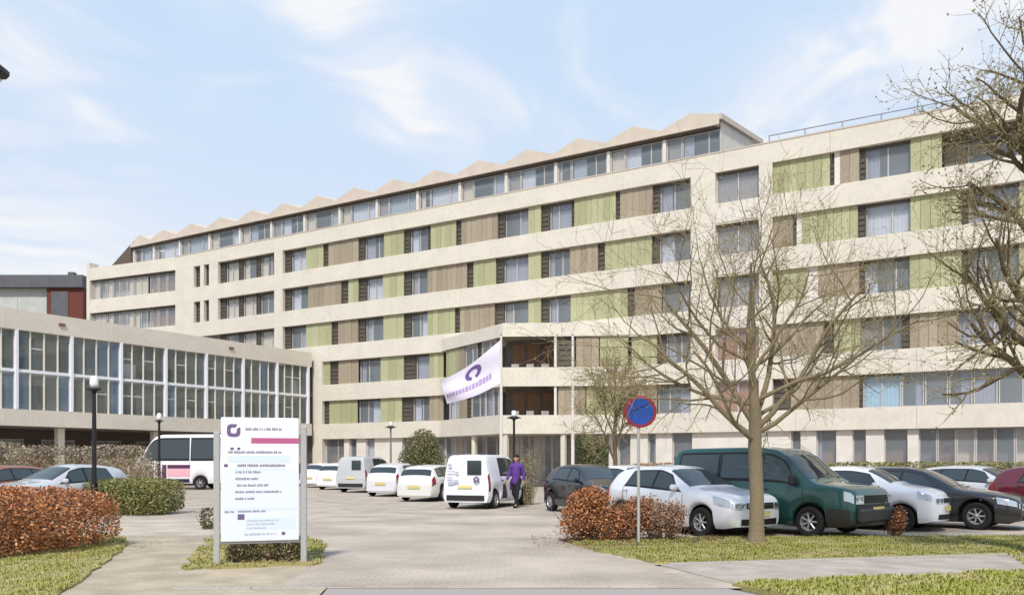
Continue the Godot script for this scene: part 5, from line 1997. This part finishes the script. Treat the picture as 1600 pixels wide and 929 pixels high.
func stems_box(parent: Node, rng: RandomNumberGenerator, at: Vector3, size: Vector3, basis: Basis, n: int, m: Material, r := 0.006) -> void:
	var mb := MB.new()
	for k in n:
		var a := Vector3(rng.randf_range(-0.42, 0.42) * size.x, -size.y * 0.55, rng.randf_range(-0.42, 0.42) * size.z)
		var b := a + Vector3(rng.randf_range(-0.25, 0.25), size.y * rng.randf_range(0.7, 1.08), rng.randf_range(-0.25, 0.25))
		var mid := (a + b) * 0.5 + Vector3(rng.randf_range(-0.08, 0.08), 0, rng.randf_range(-0.08, 0.08))
		mb.tube([at + basis * a, at + basis * mid, at + basis * b], [r, r * 0.8, r * 0.4], 4, false)
		for j in 3:
			var s := mid.lerp(b, rng.randf() * 0.8)
			var t := s + Vector3(rng.randf_range(-0.2, 0.2), rng.randf_range(0.0, 0.22), rng.randf_range(-0.2, 0.2))
			mb.tube([at + basis * s, at + basis * t], [r * 0.5, r * 0.25], 3, false)
	var o := part("stems", mb, m, parent)
	o.set_meta("kind", "stuff")

func hedge(called: String, label: String, at: Vector3, size: Vector3, turn: float, n: int, leaf: float, cols: Array, dry: bool, seed_: int, stems: int, category := "hedge", core := true, stem_mat := "twig_brown") -> Node3D:
	var o := thing(called, label, category, at, turn)
	var rng := RandomNumberGenerator.new()
	rng.seed = seed_
	var c := Vector3(0, size.y * 0.5, 0)
	stems_box(o, rng, c, size, Basis(), stems, M[stem_mat])
	if core:
		var f := RandomNumberGenerator.new()
		f.seed = seed_ + 5
		# a dim inner tangle of old leaves
		leaf_box(o, f, c, size * 0.72, Basis(), n / 3, leaf * 1.5, cols, "dry_foliage" if dry else "foliage", 0.8)
	leaf_box(o, rng, c, size, Basis(), n, leaf, cols, "dry_foliage" if dry else "foliage", 0.30)
	return o

func clump(called: String, label: String, at: Vector3, balls: Array, cols: Array, seed_: int, stem_mat := "twig_brown") -> void:
	var o := thing(called, label, "shrub", at)
	var rng := RandomNumberGenerator.new()
	rng.seed = seed_
	var mb := MB.new()
	for q in balls:
		for k in 26:
			var tip := Vector3(q[0], q[1], q[2]) + Vector3(rng.randfn(), rng.randfn(), rng.randfn()) * Vector3(q[3], q[4], q[5]) * 0.30
			tip.y = maxf(tip.y, 0.1)
			var foot := Vector3(tip.x * 0.45 + rng.randf_range(-0.06, 0.06), -0.05, tip.z * 0.4)
			var mid := foot.lerp(tip, 0.55) + Vector3(rng.randf_range(-0.05, 0.05), 0.06, rng.randf_range(-0.05, 0.05))
			mb.tube([foot, mid, tip], [0.008, 0.006, 0.003], 4, false)
			for j in 2:
				var a := mid.lerp(tip, rng.randf())
				mb.tube([a, a + Vector3(rng.randf_range(-0.15, 0.15), rng.randf_range(0.0, 0.15), rng.randf_range(-0.15, 0.15))], [0.004, 0.002], 3, false)
	part("stems", mb, M[stem_mat], o).set_meta("kind", "stuff")
	for q in balls:
		leaf_ball(o, rng, Vector3(q[0], q[1], q[2]), Vector3(q[3], q[4], q[5]), q[6], 0.055, cols)

func build_plants() -> void:
	var beech := [Color(0.56, 0.22, 0.08), Color(0.42, 0.145, 0.05), Color(0.62, 0.30, 0.13), Color(0.50, 0.185, 0.06), Color(0.20, 0.075, 0.03), Color(0.12, 0.05, 0.025), Color(0.60, 0.31, 0.165)]
	var pale := [Color(0.44, 0.25, 0.15), Color(0.36, 0.19, 0.11), Color(0.42, 0.28, 0.19), Color(0.27, 0.13, 0.08)]
	var green := [Color(0.27, 0.27, 0.075), Color(0.20, 0.205, 0.06), Color(0.33, 0.31, 0.12), Color(0.15, 0.15, 0.05)]
	var dark := [Color(0.085, 0.10, 0.03), Color(0.12, 0.13, 0.045), Color(0.06, 0.07, 0.025), Color(0.16, 0.17, 0.07)]
	var tan := [Color(0.36, 0.30, 0.21), Color(0.27, 0.225, 0.16), Color(0.42, 0.345, 0.25), Color(0.19, 0.155, 0.115)]
	var olive := [Color(0.28, 0.25, 0.10), Color(0.34, 0.29, 0.15), Color(0.22, 0.19, 0.08)]
	# copper beech hedges
	hedge("beech_hedge", "long clipped copper beech hedge full of orange leaves on the left lawn", P(-10.75, 15.75), Vector3(6.6, 1.14, 3.3), -0.22, 42000, 0.055, beech, true, 11, 260)
	clump("beech_shrub", "bright orange copper beech clump beside the car park entrance on the right", P(1.58, 17.2), [[0.0, 0.62, 0.0, 1.0, 0.95, 0.9, 3200], [-0.28, 0.40, 0.05, 0.75, 0.75, 0.7, 1500], [0.3, 0.36, 0.1, 0.8, 0.75, 0.7, 1500], [0.05, 0.88, 0.0, 0.7, 0.5, 0.6, 1100], [-0.2, 0.8, 0.0, 0.6, 0.5, 0.6, 700]], beech, 12)
	clump("beech_shrub", "low orange copper beech clump behind the no parking sign pole", P(2.38, 17.3), [[0.0, 0.44, 0.0, 0.9, 0.8, 0.7, 1900], [0.15, 0.66, 0.0, 0.6, 0.55, 0.5, 800], [-0.2, 0.32, 0.1, 0.6, 0.6, 0.5, 700]], beech + pale, 13)
	clump("beech_shrub", "thin brownish copper beech clump in front of the white hatchback door", P(3.05, 17.4), [[0.0, 0.40, 0.0, 0.95, 0.8, 0.6, 1400], [0.25, 0.56, 0.0, 0.55, 0.5, 0.45, 550], [-0.22, 0.62, 0.0, 0.55, 0.55, 0.45, 600]], pale, 14)
	clump("beech_shrub", "small orange beech sprig between green van and small white car", P(8.25, 18.5), [[0.0, 0.30, 0.0, 0.45, 0.6, 0.4, 650], [0.1, 0.45, 0.0, 0.3, 0.4, 0.3, 300]], beech, 15)
	hedge("ground_cover", "dark low planting under the notice board between its two posts", P(-3.95, 13.75), Vector3(1.15, 0.42, 0.7), 0.15, 2600, 0.045, dark + pale, false, 18, 60, "shrub", false)
	# green hedge in the car park island
	hedge("green_hedge", "low clipped green hedge between the beech hedge and the notice board", P(-11.55, 26.2), Vector3(2.7, 1.08, 2.0), -0.1, 11000, 0.07, green, false, 16, 80)
	hedge("laurel_shrub", "dark green shrub beside the left post of the notice board", P(-7.2, 20.4), Vector3(0.35, 0.5, 0.4), 0, 300, 0.07, dark, false, 17, 12, "shrub", false)
	# shrubs below the glass wing
	var spots := [[-24.5, 40.0, 3.8, 2.5, "brown leafless shrub mass below the glass wing at the left edge"], [-20.6, 38.5, 3.4, 2.3, "tan shrub below the glass wing left of the black lamp post"], [-17.0, 37.0, 2.6, 2.3, "straw coloured shrub between black lamp post and minibus"]]
	for k in spots.size():
		var q: Array = spots[k]
		hedge("winter_shrub", q[4], P(q[0], q[1]), Vector3(q[2], q[3], 2.0), 0, 3200, 0.10, tan, true, 30 + k, 240, "shrub", false, "twig_tan")
	hedge("dry_grasses", "tall straw coloured grasses in front of the minibus", P(-15.0, 33.5), Vector3(2.6, 1.7, 1.4), 0, 1500, 0.10, tan, true, 41, 320, "shrub", false, "twig_tan")
	hedge("dry_grasses", "pale dry border plants behind the black lamp post", P(-13.9, 29.0), Vector3(2.6, 1.2, 1.2), 0, 1300, 0.08, tan, true, 42, 260, "shrub", false, "twig_tan")
	# evergreens by the building
	var ev := thing("evergreen_tree", "round dark olive evergreen tree behind the white delivery van", "tree", P(-5.0, 47.5))
	var rng := RandomNumberGenerator.new()
	rng.seed = 61
	var mb := MB.new()
	mb.tube([Vector3(0, -0.1, 0), Vector3(0.05, 1.0, 0), Vector3(0, 2.2, 0)], [0.11, 0.09, 0.05], 10)
	part("trunk", mb, M.bark_brown, ev)
	for q in [[0.0, 2.0, 0.0, 2.2, 2.2, 2.0, 4200], [-0.55, 1.6, 0.2, 1.5, 1.5, 1.5, 1800], [0.6, 1.7, 0.1, 1.5, 1.6, 1.5, 1800], [0.1, 2.9, 0.0, 1.3, 1.0, 1.2, 1100], [0.35, 2.5, 0.3, 1.2, 1.1, 1.2, 1100]]:
		leaf_ball(ev, rng, Vector3(q[0], q[1], q[2]), Vector3(q[3], q[4], q[5]), q[6], 0.10, dark + olive)
	hedge("evergreen_shrub", "dark green shrub against the ground floor right of the bare flagpole", P(4.4, 48.0), Vector3(1.9, 3.0, 1.4), 0, 4200, 0.11, dark, false, 62, 40, "shrub", true)
	clump("olive_shrub", "tall olive twiggy shrub beside the person in purple", P(0.62, 31.5), [[0.0, 0.8, 0.0, 0.7, 1.5, 0.7, 800], [0.05, 1.5, 0.0, 0.75, 1.2, 0.7, 700], [-0.1, 0.4, 0.0, 0.5, 0.8, 0.5, 350]], olive + tan, 63, "twig_olive")
	hedge("clipped_hedge", "low clipped hedge in front of the ground floor at the right", P(19.3, 39.3), Vector3(14.0, 1.55, 1.0), -0.55, 15000, 0.11, olive + green, false, 64, 120)
	hedge("reddish_hedge", "low reddish brown hedge before the ground floor behind the white hatchback", P(8.6, 45.0), Vector3(5.5, 1.5, 1.0), -0.55, 5200, 0.11, pale, true, 65, 120)
	# young tree in the verge, trunk between white hatchback and green van
	var buds := [Color(0.32, 0.30, 0.12), Color(0.26, 0.24, 0.09), Color(0.38, 0.33, 0.18), Color(0.22, 0.17, 0.09)]
	bare_tree("young_tree", "young bare tree with straight pale trunk between white hatchback and green van", P(4.72, 16.6),
		[Vector3(0, -0.1, 0), Vector3(0.01, 0.9, 0), Vector3(-0.03, 1.9, 0), Vector3(-0.02, 2.5, 0), Vector3(-0.10, 3.3, 0.05), Vector3(-0.06, 4.2, 0.0), Vector3(-0.12, 5.0, 0.1)],
		[0.155, 0.135, 0.13, 0.12, 0.07, 0.05, 0.025],
		[[Vector3(-0.03, 2.05, 0), Vector3(-1.0, 0.72, 0.1), 0.062, 3.05], [Vector3(-0.03, 2.3, 0), Vector3(-0.75, 0.95, -0.35), 0.066, 3.29], [Vector3(-0.03, 2.2, 0), Vector3(0.95, 0.95, 0.2), 0.06, 3.29],
		[Vector3(-0.02, 2.45, 0), Vector3(0.42, 1.0, -0.2), 0.062, 3.17], [Vector3(-0.05, 2.8, 0), Vector3(-0.35, 1.0, 0.45), 0.05, 2.68], [Vector3(0.0, 2.15, 0), Vector3(0.75, 0.6, 0.7), 0.05, 2.68],
		[Vector3(-0.08, 3.3, 0.05), Vector3(0.5, 0.9, 0.2), 0.04, 2.20], [Vector3(-0.07, 3.7, 0.05), Vector3(-0.6, 0.8, -0.2), 0.036, 2.07], [Vector3(-0.06, 2.0, 0), Vector3(-0.8, 0.45, 0.75), 0.045, 2.68], [Vector3(-0.04, 2.4, 0), Vector3(0.9, 0.55, -0.75), 0.045, 2.68], [Vector3(-0.1, 4.6, 0.08), Vector3(0.1, 1, 0), 0.025, 1.46], [Vector3(-0.06, 2.7, 0), Vector3(-1.0, 0.42, -0.3), 0.045, 3.17], [Vector3(-0.06, 2.75, 0), Vector3(1.0, 0.40, 0.3), 0.045, 3.29], [Vector3(-0.09, 3.4, 0.03), Vector3(1.0, 0.55, -0.3), 0.036, 2.81], [Vector3(-0.09, 3.5, 0.03), Vector3(-1.0, 0.5, 0.4), 0.036, 2.68]],
		71, "bark_pale", "twig_olive", [7, 6, 4, 4], 0.30, buds, 3, 0.042, 0.0036)
	# big tree beyond the right edge
	bare_tree("old_tree", "large bare tree at the right edge with long spreading twigs", P(9.05, 14.0),
		[Vector3(0, -0.1, 0), Vector3(-0.05, 1.2, 0), Vector3(-0.18, 2.6, 0.1), Vector3(-0.36, 4.2, 0.0), Vector3(-0.48, 6.0, 0.05), Vector3(-0.42, 7.6, 0.0), Vector3(-0.50, 9.5, 0.0)],
		[0.34, 0.30, 0.26, 0.21, 0.17, 0.12, 0.05],
		[[Vector3(-0.2, 2.75, 0), Vector3(-1.0, 0.32, 0.15), 0.085, 1.92], [Vector3(-0.25, 3.3, 0), Vector3(-0.9, 0.62, -0.5), 0.08, 2.00], [Vector3(-0.33, 4.0, 0), Vector3(-1.0, 0.5, 0.45), 0.08, 1.78],
		[Vector3(-0.4, 5.0, 0), Vector3(-0.8, 0.75, 0.0), 0.075, 1.70], [Vector3(-0.47, 5.8, 0), Vector3(-0.55, 1.0, 0.2), 0.085, 2.15], [Vector3(-0.45, 6.6, 0), Vector3(-0.75, 0.8, -0.4), 0.06, 1.63], [Vector3(-0.43, 7.2, 0), Vector3(-0.32, 1.0, 0.3), 0.06, 1.92],
		[Vector3(-0.2, 3.0, 0), Vector3(0.9, 0.6, 0.4), 0.09, 2.22], [Vector3(-0.4, 5.2, 0), Vector3(0.8, 0.8, -0.2), 0.08, 2.22], [Vector3(-0.44, 7.6, 0), Vector3(0.5, 1.0, -0.2), 0.06, 1.78], [Vector3(-0.28, 3.6, 0), Vector3(-0.75, 0.15, 0.7), 0.06, 1.48], [Vector3(-0.45, 6.2, 0), Vector3(-0.9, 0.35, 0.35), 0.055, 1.41]],
		72, "bark_brown", "twig_olive", [8, 6, 5, 4], 0.6, buds, 3, 0.05, 0.0036)
	# slender tree farther back, left of the no parking sign
	bare_tree("small_tree", "slender brown bare tree behind the no parking sign", P(4.3, 36.0),
		[Vector3(0, -0.1, 0), Vector3(0.03, 1.5, 0), Vector3(0, 2.6, 0), Vector3(0.05, 4.0, 0), Vector3(0, 5.6, 0)],
		[0.12, 0.10, 0.085, 0.06, 0.02],
		[[Vector3(0, 1.6, 0), Vector3(-0.5, 1.0, 0.1), 0.05, 2.2], [Vector3(0, 2.0, 0), Vector3(0.5, 1.0, 0.2), 0.05, 2.3], [Vector3(0, 2.6, 0), Vector3(-0.4, 1.0, -0.4), 0.045, 2.2], [Vector3(0.02, 3.2, 0), Vector3(0.35, 1, 0.3), 0.04, 2.0], [Vector3(0.05, 3.8, 0), Vector3(-0.3, 1, 0.2), 0.035, 1.8], [Vector3(0.03, 2.3, 0), Vector3(0.2, 0.9, -0.6), 0.04, 2.0]],
		73, "bark_brown", "twig_olive", [8, 7, 6, 4], 0.7, buds, 3, 0.075, 0.009)

# ---------------------------------------------------------------- person
# smooth union of tapered capsules, meshed as surface nets
func blob(mb: MB, bones: Array, cell: float, k: float) -> void:
	var lo := Vector3(1e9, 1e9, 1e9)
	var hi := -lo
	for b in bones:
		var r: float = maxf(b[2], b[3]) + cell * 2.5
		lo = lo.min(b[0] - Vector3.ONE * r).min(b[1] - Vector3.ONE * r)
		hi = hi.max(b[0] + Vector3.ONE * r).max(b[1] + Vector3.ONE * r)
	var n := Vector3i(((hi - lo) / cell).ceil()) + Vector3i.ONE
	var val := PackedFloat32Array()
	val.resize(n.x * n.y * n.z)
	val.fill(1.0)
	for b in bones:
		var r: float = maxf(b[2], b[3]) + cell * 2.5 + k
		var a: Vector3 = ((b[0].min(b[1]) - Vector3.ONE * r - lo) / cell).floor()
		var e: Vector3 = ((b[0].max(b[1]) + Vector3.ONE * r - lo) / cell).ceil()
		var ax: Vector3 = b[1] - b[0]
		var l2 := maxf(ax.length_squared(), 1e-9)
		for z in range(maxi(0, int(a.z)), mini(n.z, int(e.z) + 1)):
			for y in range(maxi(0, int(a.y)), mini(n.y, int(e.y) + 1)):
				for x in range(maxi(0, int(a.x)), mini(n.x, int(e.x) + 1)):
					var p := lo + Vector3(x, y, z) * cell
					var t := clampf((p - b[0]).dot(ax) / l2, 0, 1)
					var d: float = (p - b[0] - ax * t).length() - lerpf(b[2], b[3], t)
					var i := (z * n.y + y) * n.x + x
					var o := val[i]
					var h := clampf(0.5 + 0.5 * (o - d) / k, 0, 1)
					val[i] = lerpf(o, d, h) - k * h * (1 - h)
	var at := {}
	var cn := [Vector3i(0, 0, 0), Vector3i(1, 0, 0), Vector3i(0, 1, 0), Vector3i(1, 1, 0), Vector3i(0, 0, 1), Vector3i(1, 0, 1), Vector3i(0, 1, 1), Vector3i(1, 1, 1)]
	var ed := [[0, 1], [2, 3], [4, 5], [6, 7], [0, 2], [1, 3], [4, 6], [5, 7], [0, 4], [1, 5], [2, 6], [3, 7]]
	for z in n.z - 1:
		for y in n.y - 1:
			for x in n.x - 1:
				var vs := []
				var neg := 0
				for c in cn:
					var q: float = val[((z + c.z) * n.y + y + c.y) * n.x + x + c.x]
					vs.push_back(q)
					if q < 0: neg += 1
				if neg == 0 or neg == 8:
					continue
				var s := Vector3.ZERO
				var m := 0
				for e in ed:
					var f0: float = vs[e[0]]
					var f1: float = vs[e[1]]
					if (f0 < 0) != (f1 < 0):
						s += Vector3(cn[e[0]]).lerp(Vector3(cn[e[1]]), f0 / (f0 - f1))
						m += 1
				at[Vector3i(x, y, z)] = lo + (Vector3(x, y, z) + s / m) * cell
	var G := func(p: Vector3) -> Vector3:
		var q := (p - lo) / cell
		var i := Vector3i(clampi(roundi(q.x), 1, n.x - 2), clampi(roundi(q.y), 1, n.y - 2), clampi(roundi(q.z), 1, n.z - 2))
		var id := (i.z * n.y + i.y) * n.x + i.x
		return Vector3(val[id + 1] - val[id - 1], val[id + n.x] - val[id - n.x], val[id + n.x * n.y] - val[id - n.x * n.y]).normalized()
	for key in at:
		for ax in 3:
			var u := Vector3i.ZERO
			var v := Vector3i.ZERO
			u[(ax + 1) % 3] = -1
			v[(ax + 2) % 3] = -1
			var a: float = val[(key.z * n.y + key.y) * n.x + key.x]
			var d := Vector3i.ZERO
			d[ax] = 1
			var b: float = val[((key.z + d.z) * n.y + key.y + d.y) * n.x + key.x + d.x]
			if (a < 0) == (b < 0) or not (at.has(key + u) and at.has(key + v) and at.has(key + u + v)):
				continue
			var q: Array = [at[key], at[key + u], at[key + u + v], at[key + v]]
			if a >= 0:
				q = [q[3], q[2], q[1], q[0]]
			mb.tri_n(q[0], q[1], q[2], G.call(q[0]), G.call(q[1]), G.call(q[2]))
			mb.tri_n(q[0], q[2], q[3], G.call(q[0]), G.call(q[2]), G.call(q[3]))

func build_person() -> void:
	# walking away from the van, seen from behind and slightly from the side
	var o := thing("person", "person in purple jacket and dark trousers walking beside the white delivery van", "person", P(0.15, 29.6), -0.5)
	var V := func(x, y, z): return Vector3(x, y, z)
	# joints: x to the person's left, z forward
	var hip := [Vector3(0.095, 0.93, 0), Vector3(-0.095, 0.93, 0)]
	var knee := [Vector3(0.10, 0.51, 0.16), Vector3(-0.10, 0.49, -0.02)]
	var ank := [Vector3(0.10, 0.10, 0.20), Vector3(-0.105, 0.13, -0.30)]
	var toe := [Vector3(0.115, 0.04, 0.38), Vector3(-0.12, 0.035, -0.14)]
	var sho := [Vector3(0.185, 1.44, 0.0), Vector3(-0.185, 1.44, 0.0)]
	var elb := [Vector3(0.25, 1.17, -0.10), Vector3(-0.25, 1.16, 0.05)]
	var wri := [Vector3(0.25, 0.94, -0.04), Vector3(-0.26, 0.95, 0.20)]
	var body := []
	body.append_array([[Vector3(0, 0.98, 0), Vector3(0, 1.18, 0.01), 0.125, 0.115], [Vector3(0, 1.18, 0.01), Vector3(0, 1.38, 0.0), 0.125, 0.13], [Vector3(-0.12, 1.42, 0), Vector3(0.12, 1.42, 0), 0.085, 0.085], [Vector3(0, 1.46, 0), Vector3(0, 1.60, 0.015), 0.055, 0.05]])
	for s in 2:
		body.append_array([[hip[s], knee[s], 0.085, 0.058], [knee[s], ank[s], 0.056, 0.038], [ank[s], toe[s], 0.042, 0.032], [sho[s], elb[s], 0.052, 0.040], [elb[s], wri[s], 0.040, 0.027]])
	var mb := MB.new()
	blob(mb, body, 0.022, 0.04)
	# head with brow, nose, chin, ears
	var hd := [[Vector3(0, 1.70, 0.0), Vector3(0, 1.735, -0.01), 0.082, 0.088], [Vector3(0, 1.64, 0.045), Vector3(0, 1.66, 0.03), 0.048, 0.06], [Vector3(0, 1.60, 0.015), Vector3(0, 1.68, 0.0), 0.05, 0.055], [Vector3(0, 1.70, 0.088), Vector3(0, 1.672, 0.103), 0.009, 0.014], [Vector3(-0.03, 1.715, 0.075), Vector3(0.03, 1.715, 0.075), 0.014, 0.014], [Vector3(-0.02, 1.638, 0.088), Vector3(0.02, 1.638, 0.088), 0.008, 0.008], [Vector3(0.086, 1.70, 0.0), Vector3(0.088, 1.66, 0.005), 0.014, 0.010], [Vector3(-0.086, 1.70, 0.0), Vector3(-0.088, 1.66, 0.005), 0.014, 0.010]]
	blob(mb, hd, 0.009, 0.02)
	# hands: palm, four fingers, thumb
	for s in 2:
		var sx := 1.0 if s == 0 else -1.0
		var d: Vector3 = (wri[s] - elb[s]).normalized()
		var side := Vector3(0, 0, 1)
		side = (side - d * side.dot(d)).normalized()
		var inn := d.cross(side) * sx * -1.0
		var pc: Vector3 = wri[s] + d * 0.03
		var h := [[wri[s], pc + d * 0.035, 0.026, 0.026], [pc + side * 0.022, pc + d * 0.045 + side * 0.026, 0.017, 0.015], [pc - side * 0.022, pc + d * 0.045 - side * 0.026, 0.017, 0.015]]
		for f in 4:
			var b0: Vector3 = pc + d * 0.055 + side * (0.03 - f * 0.02)
			var l: float = [0.068, 0.076, 0.070, 0.055][f]
			var b1: Vector3 = b0 + d * l * 0.5 + inn * 0.006
			var b2: Vector3 = b1 + (d * 0.75 + inn * 0.65).normalized() * l * 0.5
			h.append_array([[b0, b1, 0.0095, 0.009], [b1, b2, 0.009, 0.0075]])
		var t0: Vector3 = pc + side * 0.028
		var t1: Vector3 = t0 + (d * 0.6 + side * 0.8).normalized() * 0.035
		h.append_array([[t0, t1, 0.012, 0.0105], [t1, t1 + d * 0.03 + inn * 0.008, 0.0105, 0.0085]])
		blob(mb, h, 0.0055, 0.008)
	part("body", mb, M.skin, o)
	var coat := MB.new()
	var cb := [[Vector3(0, 0.90, 0), Vector3(0, 1.18, 0.01), 0.165, 0.148], [Vector3(0, 1.18, 0.01), Vector3(0, 1.36, 0.0), 0.15, 0.158], [Vector3(-0.13, 1.415, 0), Vector3(0.13, 1.415, 0), 0.105, 0.105], [Vector3(0, 1.46, 0), Vector3(0, 1.535, 0.005), 0.085, 0.072]]
	for s in 2:
		cb.append_array([[sho[s], elb[s], 0.076, 0.062], [elb[s], elb[s].lerp(wri[s], 0.9), 0.062, 0.048]])
	blob(coat, cb, 0.018, 0.04)
	part("jacket", coat, M.coat_purple, o)
	var tr := MB.new()
	var tb := [[Vector3(-0.06, 0.95, 0), Vector3(0.06, 0.95, 0), 0.13, 0.13]]
	for s in 2:
		tb.append_array([[hip[s], knee[s], 0.104, 0.076], [knee[s], ank[s] + Vector3(0, 0.02, 0), 0.076, 0.062]])
	blob(tr, tb, 0.018, 0.03)
	part("trousers", tr, M.trousers_dark, o)
	var shoes := MB.new()
	for s in 2:
		var heel: Vector3 = ank[s] + (ank[s] - toe[s]).normalized() * 0.03 + Vector3(0, -0.045, 0)
		blob(shoes, [[heel, toe[s], 0.048, 0.04], [ank[s], ank[s] + Vector3(0, -0.03, 0), 0.05, 0.05]], 0.014, 0.02)
	part("shoes", shoes, M.car_black, o)
	var hair := MB.new()
	blob(hair, [[Vector3(0, 1.745, -0.022), Vector3(0, 1.76, 0.015), 0.092, 0.084], [Vector3(0, 1.70, -0.04), Vector3(0, 1.62, -0.045), 0.085, 0.065], [Vector3(0.07, 1.72, -0.02), Vector3(0.075, 1.63, -0.02), 0.03, 0.028], [Vector3(-0.07, 1.72, -0.02), Vector3(-0.075, 1.63, -0.02), 0.03, 0.028]], 0.012, 0.03)
	part("hair", hair, M.hair_dark, o)
	var ey := MB.new()
	for sx in [-1, 1]:
		ey.lathe([[0.0, -0.008], [0.008, 0.0], [0.0, 0.008]], Vector3(0.03 * sx, 1.698, 0.080), Basis(), 8)
	part("eyes", ey, M.car_black, o)
